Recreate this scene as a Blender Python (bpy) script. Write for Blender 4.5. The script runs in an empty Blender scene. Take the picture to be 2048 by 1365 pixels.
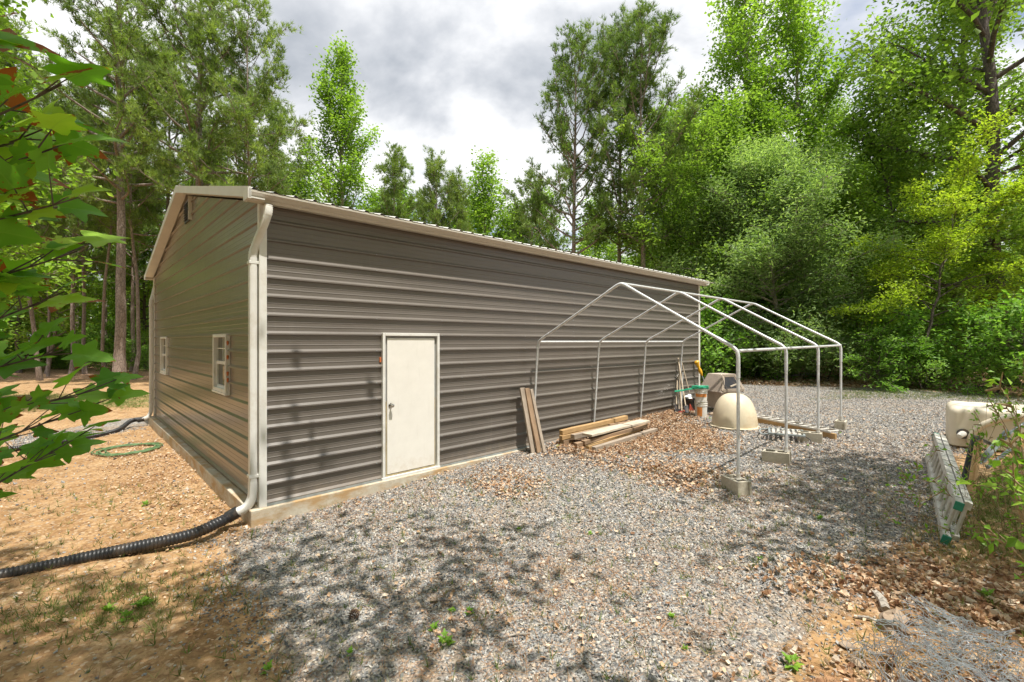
import bpy, math, random
import numpy as np
from mathutils import Vector, Matrix
from mathutils import noise as mnoise

random.seed(7); RNG = np.random.default_rng(7)
S = bpy.context.scene; COL = S.collection
F = 932.0; EYE = 1.96
CX, CY = -2.957, 5.5                      # near corner of the garage
TX, TY = .7232, .6906                     # along the long wall
NX, NY = .6906, -.7232                    # outwards from the long wall
LEN, WID, WALLH = 11.55, 9.2, 3.6
SL = .241

def B(t, n, z): return Vector((CX+TX*t+NX*n, CY+TY*t+NY*n, z))
def sm(x, a, b):
    q = np.clip((x-a)/(b-a), 0, 1); return q*q*(3-2*q)
def gz(x, y):
    t = (x-CX)*TX+(y-CY)*TY; n = (x-CX)*NX+(y-CY)*NY
    h = np.interp(t, [-30,-2,0,4.3,8.5,12,20,60], [-.33,-.25,-.2,-.01,.11,.15,.2,.35])
    w = sm(n, -12, -5)
    h = -.25+(h+.25)*w
    far = sm(np.hypot(x, y), 6, 12)
    return h+.012*np.sin(1.9*x+.4)*np.sin(2.3*y+1)+.006*np.sin(5.1*x+2*y)+far*.02*np.sin(.9*x)*np.sin(.7*y+2)
def G(u, v):
    d = 8.0
    for _ in range(25):
        x = (u-1024)/F*d; g = float(gz(x, d)); d = .5*d+.5*min(F*(EYE-g)/max(v-682.5, 8), 90)
    x = (u-1024)/F*d
    return Vector((x, d, float(gz(x, d))))
def P(u, v, d): return Vector(((u-1024)/F*d, d, EYE-(v-682.5)/F*d))
def gv(x, y): return Vector((x, y, float(gz(x, y))))

# ---------------------------------------------------------------- materials
class NT:
    def __init__(s, name):
        s.m = bpy.data.materials.new(name); s.m.use_nodes = True; s.t = s.m.node_tree
        s.t.nodes.clear(); s.out = s.n('ShaderNodeOutputMaterial')
    def n(s, typ, **kw):
        nd = s.t.nodes.new(typ)
        for k, v in kw.items(): setattr(nd, k, v)
        return nd
    def l(s, a, b): s.t.links.new(a, b)
    def setin(s, sock, v):
        if hasattr(v, 'links') or isinstance(v, bpy.types.NodeSocket): s.l(v, sock)
        else:
            if isinstance(v, tuple) and len(v) == 3 and sock.type == 'RGBA': v = v+(1,)
            sock.default_value = v
    def pos(s):
        g = s.n('ShaderNodeNewGeometry'); return g.outputs['Position']
    def obj(s):
        return s.n('ShaderNodeTexCoord').outputs['Object']
    def scale(s, v, sc):
        m = s.n('ShaderNodeMapping'); s.l(v, m.inputs[0]); m.inputs['Scale'].default_value = sc; return m.outputs[0]
    def noise(s, v, sc, det=4, rough=.6, dist=0):
        a = s.n('ShaderNodeTexNoise'); s.l(v, a.inputs['Vector']); a.inputs['Scale'].default_value = sc
        a.inputs['Detail'].default_value = det; a.inputs['Roughness'].default_value = rough; a.inputs['Distortion'].default_value = dist
        return a.outputs['Fac']
    def vor(s, v, sc, feat='F1'):
        a = s.n('ShaderNodeTexVoronoi', feature=feat); s.l(v, a.inputs['Vector']); a.inputs['Scale'].default_value = sc; return a
    def ramp(s, f, stops, interp='LINEAR'):
        r = s.n('ShaderNodeValToRGB'); s.l(f, r.inputs[0]); c = r.color_ramp; c.interpolation = interp
        while len(c.elements) < len(stops): c.elements.new(.5)
        for e, (p, col) in zip(c.elements, stops):
            e.position = p; e.color = (col if isinstance(col, tuple) else (col,)*3)+(1,)
        return r.outputs[0]
    def mix(s, f, a, b, mode='MIX'):
        m = s.n('ShaderNodeMix', data_type='RGBA', blend_type=mode)
        s.setin(m.inputs[0], f); s.setin(m.inputs[6], a); s.setin(m.inputs[7], b); return m.outputs[2]
    def math(s, op, a, b=0.0, c=0.0):
        m = s.n('ShaderNodeMath', operation=op); s.setin(m.inputs[0], a); s.setin(m.inputs[1], b); s.setin(m.inputs[2], c); return m.outputs[0]
    def attr(s, name): return s.n('ShaderNodeAttribute', attribute_name=name).outputs['Fac']
    def bump(s, h, st=.5, dist=.01, prev=None):
        b = s.n('ShaderNodeBump'); s.l(h, b.inputs['Height']); b.inputs['Strength'].default_value = st; b.inputs['Distance'].default_value = dist
        if prev: s.l(prev, b.inputs['Normal'])
        return b.outputs[0]
    def bsdf(s, col, rough=.6, nrm=None, **kw):
        p = s.n('ShaderNodeBsdfPrincipled'); s.setin(p.inputs['Base Color'], col); s.setin(p.inputs['Roughness'], rough)
        if nrm: s.l(nrm, p.inputs['Normal'])
        for k, v in kw.items(): s.setin(p.inputs[k], v)
        return p.outputs[0]
    def fin(s, sh): s.l(sh, s.out.inputs[0]); return s.m

def m_plain(name, c, rough=.5, var=.12, sc=8, bump=0, dirt=None, **kw):
    q = NT(name); v = q.obj(); f = q.noise(v, sc, 5)
    a = tuple(x*(1-var) for x in c); b = tuple(min(x*(1+var), .95) for x in c)
    col = q.ramp(f, [(.3, a), (.7, b)])
    if dirt:
        col = q.mix(q.ramp(q.noise(v, sc*.6, 6, .7), [(.5, 0.), (.68, .75)]), col, dirt)
    nr = q.bump(q.noise(v, sc*6, 4), bump, .004) if bump else None
    return q.fin(q.bsdf(col, rough, nr, **kw))

def m_leaf(name, dark, mid, light, trans=.35, rough=.5, sc=.35):
    q = NT(name); t = q.attr('tone')
    big = q.noise(q.pos(), sc, 2)
    f = q.math('ADD', q.math('MULTIPLY', t, .75), q.math('MULTIPLY', q.math('SUBTRACT', big, .38), .8))
    col = q.ramp(f, [(0., dark), (.5, mid), (1., light)])
    p = q.bsdf(col, rough, None, **{'Specular IOR Level': .35})
    tr = q.n('ShaderNodeBsdfTranslucent'); q.l(q.mix(1., col, (1.25, 1.35, .5), 'MULTIPLY'), tr.inputs[0])
    mx = q.n('ShaderNodeMixShader'); mx.inputs[0].default_value = trans; q.l(p, mx.inputs[1]); q.l(tr.outputs[0], mx.inputs[2])
    return q.fin(mx.outputs[0])

def m_bark(name, a, b, sc=6):
    q = NT(name); v = q.scale(q.obj(), (1, 1, .35)); w = q.vor(v, sc*2.2, 'DISTANCE_TO_EDGE').outputs['Distance']
    f = q.noise(v, sc, 6, .7)
    col = q.ramp(f, [(.3, a), (.7, b)])
    col = q.mix(q.ramp(w, [(0., .7), (.12, 0.)]), col, tuple(x*.45 for x in a))
    return q.fin(q.bsdf(col, .9, q.bump(w, .8, .03)))

def m_wood(name, a, b, sc=5):
    q = NT(name); v = q.attrvec = q.obj()
    st = q.scale(v, (1.2, 14, 14)); f = q.noise(st, sc, 6, .65, .3); g = q.noise(v, 3, 3)
    col = q.ramp(f, [(.3, a), (.7, b)]); col = q.mix(q.ramp(g, [(.4, 0.), (.75, .5)]), col, tuple(x*.6 for x in a))
    return q.fin(q.bsdf(col, .85, q.bump(f, .5, .004)))

def m_tonecol(name, stops, rough=.8, trans=0, spec=.3):
    q = NT(name); col = q.ramp(q.attr('tone'), stops)
    col = q.mix(.35, col, q.ramp(q.noise(q.pos(), 60, 3), [(.25, .25), (.8, 1.)]), 'MULTIPLY')
    p = q.bsdf(col, rough, None, **{'Specular IOR Level': spec})
    if trans:
        tr = q.n('ShaderNodeBsdfTranslucent'); q.l(col, tr.inputs[0]); mx = q.n('ShaderNodeMixShader'); mx.inputs[0].default_value = trans
        q.l(p, mx.inputs[1]); q.l(tr.outputs[0], mx.inputs[2]); p = mx.outputs[0]
    return q.fin(p)

GRAVEL = [(0., (.11, .11, .11)), (.18, (.22, .22, .22)), (.4, (.33, .325, .32)), (.58, (.46, .45, .43)), (.74, (.4, .34, .27)), (.87, (.66, .63, .57)), (1., (.54, .38, .25))]
def m_ground():
    q = NT('ground_surface'); p = q.pos()
    g = q.attr('gravel'); l = q.attr('litter'); gr = q.attr('grass')
    n1 = q.noise(p, 2.3, 6, .65); n2 = q.noise(p, 9, 5, .7); n3 = q.noise(p, 38, 4, .7)
    dirt = q.ramp(n1, [(.3, (.26, .145, .06)), (.5, (.42, .26, .125)), (.7, (.52, .36, .2))])
    dirt = q.mix(q.ramp(n2, [(.46, 0.), (.62, .75)]), dirt, (.19, .105, .05))
    ch = q.vor(p, 42); chc = q.n('ShaderNodeSeparateColor'); q.l(ch.outputs['Color'], chc.inputs[0])
    dirt = q.mix(q.ramp(chc.outputs[0], [(.62, 0.), (.7, .65)], 'CONSTANT'), dirt, q.ramp(chc.outputs[1], [(0., (.18, .09, .04)), (.5, (.5, .3, .15)), (.75, (.6, .47, .32)), (1., (.3, .25, .2))]))
    v1 = q.vor(p, 36); sc = q.n('ShaderNodeSeparateColor'); q.l(v1.outputs['Color'], sc.inputs[0])
    grav = q.ramp(sc.outputs[0], GRAVEL)
    grav = q.mix(q.ramp(q.noise(p, 1.3, 5, .7), [(.44, 0.), (.66, .8)]), grav, (.4, .28, .18))
    v2 = q.vor(q.scale(p, (1, 1.6, 1)), 16); s2 = q.n('ShaderNodeSeparateColor'); q.l(v2.outputs['Color'], s2.inputs[0])
    lit = q.ramp(s2.outputs[0], [(0., (.14, .07, .035)), (.35, (.3, .16, .085)), (.7, (.5, .31, .18)), (1., (.6, .44, .3))])
    grs = q.ramp(q.noise(p, 14, 5, .7), [(.3, (.07, .09, .02)), (.7, (.2, .22, .06))])
    def thr(a, w): return q.ramp(q.math('ADD', a, q.math('MULTIPLY', q.math('SUBTRACT', q.noise(p, w, 6, .75), .5), 1.5)), [(.42, 0.), (.62, 1.)])
    gm = thr(g, 2.6); lm = thr(l, 3.4); rm = thr(gr, 3.0)
    col = q.mix(gm, dirt, grav); col = q.mix(rm, col, grs); col = q.mix(lm, col, lit)
    h = q.math('ADD', q.math('MULTIPLY', v1.outputs['Distance'], q.math('MULTIPLY', gm, -1.4)), q.math('MULTIPLY', v2.outputs['Distance'], q.math('MULTIPLY', lm, -1.)))
    h = q.math('ADD', h, q.math('MULTIPLY', n3, .5)); h = q.math('ADD', h, q.math('MULTIPLY', n2, .6))
    return q.fin(q.bsdf(col, .95, q.bump(h, .9, .035), **{'Specular IOR Level': .2}))

def m_panel():
    q = NT('panel_paint'); o = q.pos(); f = q.noise(q.scale(o, (.6, .6, 3)), 2.5, 5, .6)
    col = q.ramp(f, [(.3, (.138, .12, .103)), (.7, (.158, .139, .12))])
    sx = q.n('ShaderNodeSeparateXYZ'); q.l(o, sx.inputs[0])
    md = q.math('ADD', q.math('MULTIPLY', sx.outputs[2], -2.2), q.math('MULTIPLY', q.noise(o, 7, 6, .75), 1.25))
    col = q.mix(q.ramp(md, [(.25, 0.), (.75, .4)]), col, (.3, .23, .16))
    st_ = q.noise(q.scale(o, (5, 5, .35)), 3, 5, .65); col = q.mix(q.ramp(st_, [(.58, 0.), (.8, .16)]), col, (.3, .27, .23))
    return q.fin(q.bsdf(col, q.ramp(f, [(.2, .3), (.8, .42)]), None, **{'Specular IOR Level': .6, 'Coat Weight': .08, 'Coat Roughness': .35}))
def m_gable():
    q = NT('panel_paint_glossy'); o = q.pos(); f = q.noise(q.scale(o, (.6, .6, 3)), 2.5, 5, .6)
    col = q.ramp(f, [(.3, (.17, .132, .1)), (.7, (.2, .158, .122))])
    nb = q.bump(q.noise(q.scale(o, (1, 1, .4)), 1.6, 2), .12, .05)
    return q.fin(q.bsdf(col, .28, nb, **{'Specular IOR Level': .7, 'Coat Weight': .2, 'Coat Roughness': .14}))
def m_concrete(name, a, b, stain, amt=.6, sc=5):
    q = NT(name); v = q.pos(); f = q.noise(v, sc*3, 7, .7)
    col = q.ramp(f, [(.3, a), (.7, b)])
    col = q.mix(q.ramp(q.noise(q.scale(v, (1, 1, 2.5)), sc*.5, 5, .65), [(.42, 0.), (.62, amt)]), col, stain)
    return q.fin(q.bsdf(col, .9, q.bump(q.noise(v, 90, 4, .8), .5, .004)))

M = {}
M['ground'] = m_ground()
M['panel'] = m_panel(); M['gable'] = m_gable()
M['white'] = m_plain('white_trim', (.74, .73, .69), .35, .05, 3, dirt=(.55, .5, .42))
M['cream'] = m_plain('cream_trim', (.56, .52, .45), .4, .06, 3)
M['trimgrey'] = m_plain('pale_trim', (.72, .71, .67), .4, .06, 3)
M['door'] = m_plain('door_skin', (.82, .79, .73), .6, .03, 4, .15)
def m_door():
    q = NT('door_skin_dirty'); o = q.pos(); f = q.noise(o, 5, 5)
    col = q.ramp(f, [(.3, (.78, .75, .69)), (.7, (.84, .81, .75))]); sx = q.n('ShaderNodeSeparateXYZ'); q.l(o, sx.inputs[0])
    md = q.math('ADD', q.math('MULTIPLY', sx.outputs[2], -1.6), q.math('MULTIPLY', q.noise(o, 12, 6, .75), 1.2))
    col = q.mix(q.ramp(md, [(.2, 0.), (.7, .35)]), col, (.5, .38, .25))
    col = q.mix(q.ramp(q.noise(q.scale(o, (8, 8, 1)), 2, 5, .7), [(.6, 0.), (.75, .16)]), col, (.5, .46, .4))
    return q.fin(q.bsdf(col, .6, q.bump(q.noise(o, 3, 2), .15, .01)))
M['door'] = m_door()
M['seal'] = m_plain('tan_seal', (.45, .36, .2), .6, .2, 9, dirt=(.3, .25, .2))
M['greyseal'] = m_plain('grey_gap', (.3, .3, .29), .6, .2, 9)
M['roof'] = m_plain('roof_sheet', (.62, .6, .56), .35, .08, 2)
M['slab'] = m_concrete('slab_concrete', (.46, .4, .31), (.62, .57, .47), (.42, .24, .08), .8)
M['block'] = m_concrete('block_concrete', (.42, .37, .28), (.56, .51, .42), (.3, .25, .18), .5, 8)
M['pipe'] = m_plain('galvanised_white', (.66, .67, .68), .38, .08, 20, dirt=(.5, .48, .45), Metallic=.15)
M['black'] = m_plain('black_plastic_and_hollow', (.022, .022, .024), .4, .3, 12, dirt=(.09, .065, .045))
M['steel'] = m_plain('brushed_steel', (.6, .58, .54), .25, .1, 20, Metallic=1.)
M['alu'] = m_plain('aluminium', (.6, .57, .52), .5, .14, 9, dirt=(.4, .35, .28), Metallic=.15)
M['darkmetal'] = m_plain('dark_metal', (.07, .075, .08), .5, .3, 9, dirt=(.2, .12, .07))
M['greymetal'] = m_plain('grey_metal', (.28, .31, .31), .5, .2, 9)
M['orange'] = m_plain('orange_foam', (.55, .16, .05), .7, .2, 20)
M['green'] = m_plain('green_plastic', (.03, .36, .2), .4, .15, 9)
M['hosegreen'] = m_plain('green_hose', (.11, .19, .08), .5, .2, 9)
M['capgreen'] = m_plain('green_cap', (.02, .22, .14), .5, .2, 9)
M['yellow'] = m_plain('yellow_plastic', (.85, .45, .02), .45, .1, 9)
M['fibre'] = m_plain('cream_fibreglass', (.66, .57, .41), .5, .1, 3, dirt=(.56, .42, .24))
M['tank'] = m_plain('cream_tank', (.72, .64, .5), .5, .07, 2, dirt=(.5, .38, .22))
M['handle'] = m_wood('tool_handle', (.42, .33, .22), (.6, .5, .38))
M['wood_grey'] = m_wood('grey_wood', (.28, .22, .165), (.46, .38, .3))
M['wood_tan'] = m_wood('tan_wood', (.4, .24, .1), (.56, .37, .18))
M['wood_brown'] = m_wood('brown_wood', (.24, .155, .09), (.4, .27, .17))
M['wood_pale'] = m_wood('pale_wood', (.48, .4, .3), (.66, .58, .47))
M['ply'] = m_wood('plywood', (.42, .34, .27), (.6, .51, .43), 3)
M['bucket'] = m_plain('bucket_white', (.76, .73, .67), .45, .05, 6, dirt=(.6, .5, .38))
M['oranglabel'] = m_plain('bucket_label', (.75, .27, .06), .5, .15, 12, dirt=(.6, .45, .3))
M['bark_pine'] = m_bark('pine_bark', (.2, .15, .12), (.4, .32, .27))
M['bark_dark'] = m_bark('dark_bark', (.07, .055, .045), (.16, .13, .11))
M['bark_pale'] = m_bark('pale_bark', (.3, .26, .22), (.5, .45, .39))
M['stem'] = m_plain('green_stem', (.28, .2, .1), .7, .3, 9)
M['leaf_pine'] = m_leaf('pine_needles', (.06, .1, .025), (.21, .3, .075), (.48, .58, .2), .42)
M['leaf_pine2'] = m_leaf('dark_pine_needles', (.045, .085, .02), (.16, .25, .06), (.4, .5, .16), .42)
M['leaf_bright'] = m_leaf('bright_leaves', (.09, .17, .02), (.25, .4, .06), (.48, .64, .17), .5)
M['leaf_mid'] = m_leaf('mid_leaves', (.07, .13, .022), (.21, .34, .06), (.44, .58, .16), .5)
M['leaf_grey'] = m_leaf('greyish_leaves', (.1, .17, .05), (.29, .42, .17), (.56, .68, .36), .5)
M['leaf_yellow'] = m_leaf('yellow_green_leaves', (.16, .24, .025), (.4, .53, .055), (.64, .72, .13), .5)
M['leaf_shrub'] = m_leaf('shrub_leaves', (.07, .15, .025), (.2, .38, .065), (.44, .62, .19), .5)
M['flower'] = m_leaf('pink_flowers', (.5, .12, .06), (.6, .2, .12), (.7, .3, .2), .3)
M['cone'] = m_plain('pine_cone', (.1, .055, .03), .9, .3, 9)
M['rock'] = m_concrete('rock_face', (.2, .14, .1), (.36, .27, .2), (.4, .3, .2), .5, 6)
M['glass'] = None
q = NT('window_glass'); M['glass'] = q.fin(q.bsdf(q.ramp(q.noise(q.obj(), 5, 3), [(.3, (.05, .05, .04)), (.7, (.08, .075, .06))]), .08, None, **{'Specular IOR Level': .9}))
M['curtain'] = m_plain('blind_fabric', (.3, .27, .24), .7, .1, 6)
M['gravelstone'] = m_tonecol('gravel_stones', GRAVEL, .85)
M['litter'] = m_tonecol('dead_leaves', [(0., (.26, .13, .07)), (.25, (.53, .32, .18)), (.55, (.76, .53, .34)), (.85, (.84, .69, .52)), (1., (.55, .48, .4))], .8, .15)
M['straw'] = m_tonecol('pine_straw', [(0., (.24, .1, .04)), (1., (.55, .3, .14))], .8)
M['grass'] = m_tonecol('grass_blades', [(0., (.1, .15, .03)), (.6, (.22, .3, .06)), (1., (.45, .4, .18))], .7, .3)
M['weed'] = m_leaf('weed_leaves', (.1, .2, .02), (.2, .38, .04), (.42, .58, .08), .4)
M['wire'] = m_plain('galvanised_wire', (.42, .44, .46), .35, .2, 30, Metallic=.6)
M['white_thin'] = m_plain('white_bag', (.75, .75, .75), .5, .1, 9)
M['redtool'] = m_plain('red_paint', (.4, .06, .03), .5, .3, 9)
M['siding'] = m_plain('far_siding', (.42, .45, .48), .7, .05, 2)
M['farroof'] = m_plain('far_roof', (.2, .2, .21), .8, .1, 2)

def m_bigleaf():
    q = NT('large_maple_leaf'); e = q.attr('edge'); t = q.attr('tone')
    n = q.noise(q.pos(), 22, 5, .7)
    col = q.ramp(t, [(0., (.1, .27, .025)), (.5, (.22, .46, .045)), (1., (.45, .64, .07))])
    col = q.mix(q.ramp(q.attr('vein'), [(.0, .0), (.85, .0), (1., .4)]), col, (.3, .45, .08))
    f = q.ramp(q.math('ADD', q.math('MULTIPLY', e, .34), q.math('ADD', q.math('MULTIPLY', n, 1.25), q.math('MULTIPLY', q.attr('sick'), .28))), [(.97, 0.), (1.04, 1.)])
    yel = q.ramp(q.math('ADD', q.math('MULTIPLY', e, .34), q.math('ADD', q.math('MULTIPLY', n, 1.25), q.math('MULTIPLY', q.attr('sick'), .28))), [(.98, 0.), (1.12, .7)])
    col = q.mix(yel, col, (.42, .5, .04)); col = q.mix(f, col, (.3, .09, .02))
    p = q.bsdf(col, .6, q.bump(n, .2, .004), **{'Specular IOR Level': .3}); tr = q.n('ShaderNodeBsdfTranslucent'); q.l(q.mix(1., col, (1.3, 1.4, .5), 'MULTIPLY'), tr.inputs[0])
    mx = q.n('ShaderNodeMixShader'); mx.inputs[0].default_value = .45; q.l(p, mx.inputs[1]); q.l(tr.outputs[0], mx.inputs[2])
    return q.fin(mx.outputs[0])
M['bigleaf'] = m_bigleaf()

# ---------------------------------------------------------------- object helpers
def tag(o, label=None, cat=None, group=None, kind=None):
    if label: o['label'] = label
    if cat: o['category'] = cat
    if group: o['group'] = group
    if kind: o['kind'] = kind
    return o
def empty(name, loc, label, cat, group=None):
    o = bpy.data.objects.new(name, None); COL.objects.link(o); o.location = loc; o.empty_display_size = .2
    return tag(o, label, cat, group)
class MB:
    def __init__(s): s.v = []; s.f = []
    def add(s, vs, fs):
        b = len(s.v); s.v += [tuple(x) for x in vs]; s.f += [tuple(b+i for i in f) for f in fs]
    def hexa(s, p): s.add(p, [(0, 3, 2, 1), (4, 5, 6, 7), (0, 1, 5, 4), (1, 2, 6, 5), (2, 3, 7, 6), (3, 0, 4, 7)])
    def bbox(s, t0, t1, n0, n1, z0, z1):      # box in garage coordinates
        s.hexa([B(t0, n0, z0), B(t0, n1, z0), B(t1, n1, z0), B(t1, n0, z0), B(t0, n0, z1), B(t0, n1, z1), B(t1, n1, z1), B(t1, n0, z1)])
    def box(s, x0, x1, y0, y1, z0, z1):
        s.hexa([(x0, y0, z0), (x1, y0, z0), (x1, y1, z0), (x0, y1, z0), (x0, y0, z1), (x1, y0, z1), (x1, y1, z1), (x0, y1, z1)])
    def beam(s, a, b, w, h, up=(0, 0, 1)):
        a = Vector(a); b = Vector(b); d = (b-a).normalized(); sd = d.cross(Vector(up)).normalized(); u = sd.cross(d)
        sd *= w/2; u *= h/2
        s.hexa([a-sd-u, a+sd-u, b+sd-u, b-sd-u, a-sd+u, a+sd+u, b+sd+u, b-sd+u])
    def tube(s, path, r, k=10, caps=True):
        path = [Vector(p) for p in path]; n = len(path); rs = r if isinstance(r, (list, tuple)) else [r]*n
        rings = []; ref = None
        for i, p in enumerate(path):
            d = (path[min(i+1, n-1)]-path[max(i-1, 0)]).normalized()
            if ref is None: ref = Vector((0, 0, 1)) if abs(d.z) < .9 else Vector((1, 0, 0))
            a = (ref-d*ref.dot(d)).normalized(); ref = a; c = d.cross(a)
            rings.append([p+(a*math.cos(2*math.pi*j/k)+c*math.sin(2*math.pi*j/k))*rs[i] for j in range(k)])
        b = len(s.v)
        for rg in rings: s.v += [tuple(x) for x in rg]
        for i in range(n-1):
            for j in range(k):
                s.f.append((b+i*k+j, b+i*k+(j+1) % k, b+(i+1)*k+(j+1) % k, b+(i+1)*k+j))
        if caps:
            s.f.append(tuple(b+j for j in range(k))[::-1]); s.f.append(tuple(b+(n-1)*k+j for j in range(k)))
    def lathe(s, c, prof, k=24, caps=True):
        b = len(s.v); c = Vector(c)
        for r, z in prof:
            for j in range(k): s.v.append((c.x+r*math.cos(2*math.pi*j/k), c.y+r*math.sin(2*math.pi*j/k), c.z+z))
        for i in range(len(prof)-1):
            for j in range(k): s.f.append((b+i*k+j, b+i*k+(j+1) % k, b+(i+1)*k+(j+1) % k, b+(i+1)*k+j))
        if caps:
            s.f.append(tuple(b+j for j in range(k))[::-1]); e = b+(len(prof)-1)*k; s.f.append(tuple(e+j for j in range(k)))
def obj(name, mb, mat, parent=None, smooth=False, bevel=0, origin=None):
    me = bpy.data.meshes.new(name); o = bpy.data.objects.new(name, me); COL.objects.link(o)
    off = Vector((0, 0, 0))
    if parent is not None:
        o.parent = parent; q = parent
        while q is not None: off += q.location; q = q.parent
    elif origin is not None: off = Vector(origin); o.location = off
    me.from_pydata([(v[0]-off.x, v[1]-off.y, v[2]-off.z) for v in mb.v], [], mb.f); me.update()
    me.materials.append(mat)
    if smooth:
        me.polygons.foreach_set('use_smooth', [True]*len(me.polygons)); me.set_sharp_from_angle(angle=math.radians(40))
    if bevel:
        m = o.modifiers.new('bevel', 'BEVEL'); m.width = bevel; m.segments = 2; m.limit_method = 'ANGLE'
    return o
def npmesh(name, V, faces, mat, attrs=None, smooth=False, matidx=None):
    """V (n,3); faces list of (k, m) int arrays"""
    me = bpy.data.meshes.new(name); me.vertices.add(len(V)); me.vertices.foreach_set('co', np.asarray(V, np.float32).ravel())
    tot = sum(f.size for f in faces); npoly = sum(len(f) for f in faces)
    me.loops.add(tot); me.polygons.add(npoly)
    me.loops.foreach_set('vertex_index', np.concatenate([f.ravel() for f in faces]).astype(np.int32))
    sizes = np.concatenate([np.full(len(f), f.shape[1]) for f in faces]); st = np.concatenate([[0], np.cumsum(sizes)[:-1]])
    me.polygons.foreach_set('loop_start', st.astype(np.int32))
    mats = mat if isinstance(mat, list) else [mat]
    for m in mats: me.materials.append(m)
    if matidx is not None: me.polygons.foreach_set('material_index', matidx.astype(np.int32))
    me.polygons.foreach_set('use_smooth', np.full(npoly, bool(smooth)))
    for k, a in (attrs or {}).items():
        at = me.attributes.new(k, 'FLOAT', 'POINT'); at.data.foreach_set('value', np.asarray(a, np.float32))
    me.update(); me.validate()
    return me
def nobj(name, me, parent=None, loc=None):
    o = bpy.data.objects.new(name, me); COL.objects.link(o)
    if parent: o.parent = parent
    if loc is not None: o.location = loc
    return o
def copy_tree(o, parent=None):
    c = o.copy(); COL.objects.link(c); c.parent = parent
    for ch in [x for x in o.children]: copy_tree(ch, c)
    return c
exec_marker = 0

# ================================================================ the garage
def spline(pts, n=12):
    pts = [Vector(p) for p in pts]; q = [pts[0]*2-pts[1]]+pts+[pts[-1]*2-pts[-2]]; out = []
    for i in range(1, len(q)-2):
        a, b, c, d = q[i-1:i+3]
        for k in range(n):
            t = k/n; out.append(.5*((2*b)+(c-a)*t+(2*a-5*b+4*c-d)*t*t+(3*b-a-3*c+d)*t**3))
    out.append(pts[-1]); return out
PITCH = .2235; PH = .0335
def rows(z0, z1):
    r = [(z0, None)]; out = []
    for k in range(-2, 26):
        c = PH+k*PITCH
        for dz, o in ((-.017, 0), (-.008, .026), (.009, .026), (.036, 0), (.08, 0), (.084, .0026), (.091, .0026), (.095, 0), (.137, 0), (.141, .0026), (.148, .0026), (.152, 0)):
            out.append((c+dz, o))
    zs = [p[0] for p in out]; os_ = [p[1] for p in out]
    res = [(z0, float(np.interp(z0, zs, os_)))]+[p for p in out if z0 < p[0] < z1]+[(z1, float(np.interp(z1, zs, os_)))]
    return res
def long_panel(mb, t0, t1, z0, z1, n=0., sgn=1):
    rr = rows(z0, z1); vs = []; ts = np.linspace(t0, t1, max(2, int((t1-t0)/1.2)+1)); w = len(ts)
    for z, o in rr:
        for t in ts: vs.append(B(t, n+sgn*o, z))
    mb.add(vs, [(i*w+j, i*w+j+1, (i+1)*w+j+1, (i+1)*w+j) for i in range(len(rr)-1) for j in range(w-1)])
def gable_panel(mb, s0, s1, z0, z1, t=0., sgn=-1, slope=False):
    rr = rows(z0, z1); vs = []; w = 2
    for z, o in rr:
        a, b = s0, s1
        if slope: a = max(s0, (z-3.60)/SL); b = min(s1, WID-(z-3.60)/SL)
        vs += [B(t+sgn*o, -a, z), B(t+sgn*o, -b, z)]
    mb.add(vs, [(i*w, i*w+1, (i+1)*w+1, (i+1)*w) for i in range(len(rr)-1)])

g = empty('metal_garage', B(0, 0, 0), 'long brown-grey ribbed metal garage with white corner trim and a white side door', 'garage')
D0, D1, DT = 1.54, 2.50, 2.075
mb = MB(); long_panel(mb, 0, D0, .0, WALLH); long_panel(mb, D0, D1, DT, WALLH); long_panel(mb, D1, LEN, .0, WALLH); obj('wall', mb, M['panel'], g)
mb = MB()
W1 = (1.5, 2.3); W2 = (6.95, 7.85); WZ = (1.22, 2.06)
for a, b in ((0, W1[0]), (W1[1], W2[0]), (W2[1], WID)): gable_panel(mb, a, b, 0, WALLH)
for a, b in (W1, W2): gable_panel(mb, a, b, 0, WZ[0]); gable_panel(mb, a, b, WZ[1], WALLH)
gable_panel(mb, 0, WID, WALLH, WALLH+WID/2*SL-.01, slope=True)
obj('wall', mb, M['gable'], g)
mb = MB(); long_panel(mb, 0, LEN, 0, WALLH, -WID, -1); obj('wall', mb, M['panel'], g)
mb = MB(); gable_panel(mb, 0, WID, 0, WALLH, LEN, 1); gable_panel(mb, 0, WID, WALLH, WALLH+WID/2*SL-.01, LEN, 1, True); obj('wall', mb, M['panel'], g)
mb = MB(); mb.bbox(-.13, LEN+.12, -WID-.12, .07, -.7, 0.0); obj('slab', mb, M['slab'], g, bevel=.012)
# screws
mb = MB()
def screw(c, ax, r=.008):
    a = Vector(ax).normalized(); u = Vector((0, 0, 1)); s = a.cross(u)
    mb.add([c+s*r, c+u*r, c-s*r, c-u*r, c+a*r*.9], [(0, 1, 4), (1, 2, 4), (2, 3, 4), (3, 0, 4)])
for k in range(0, 16):
    z = PH+k*PITCH
    if z < .03: continue
    for t in (.06, 1.46, 2.56, 2.95, 4.4, 5.82, 7.3, 8.8, 10.2, 11.45):
        if D0 < t < D1 and z < DT: continue
        screw(B(t, .026, z), (NX, NY, 0)); 
        if t == 5.82: screw(B(t, .001, z+.11), (NX, NY, 0))
    for s in (.25, 1.42, 2.9, 4.2, 5.6, 6.9, 8.2, 9.05): screw(B(-.026, -s, z), (-TX, -TY, 0))
o = obj('screws', mb, M['greymetal'], g); o['kind'] = 'stuff'
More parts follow.
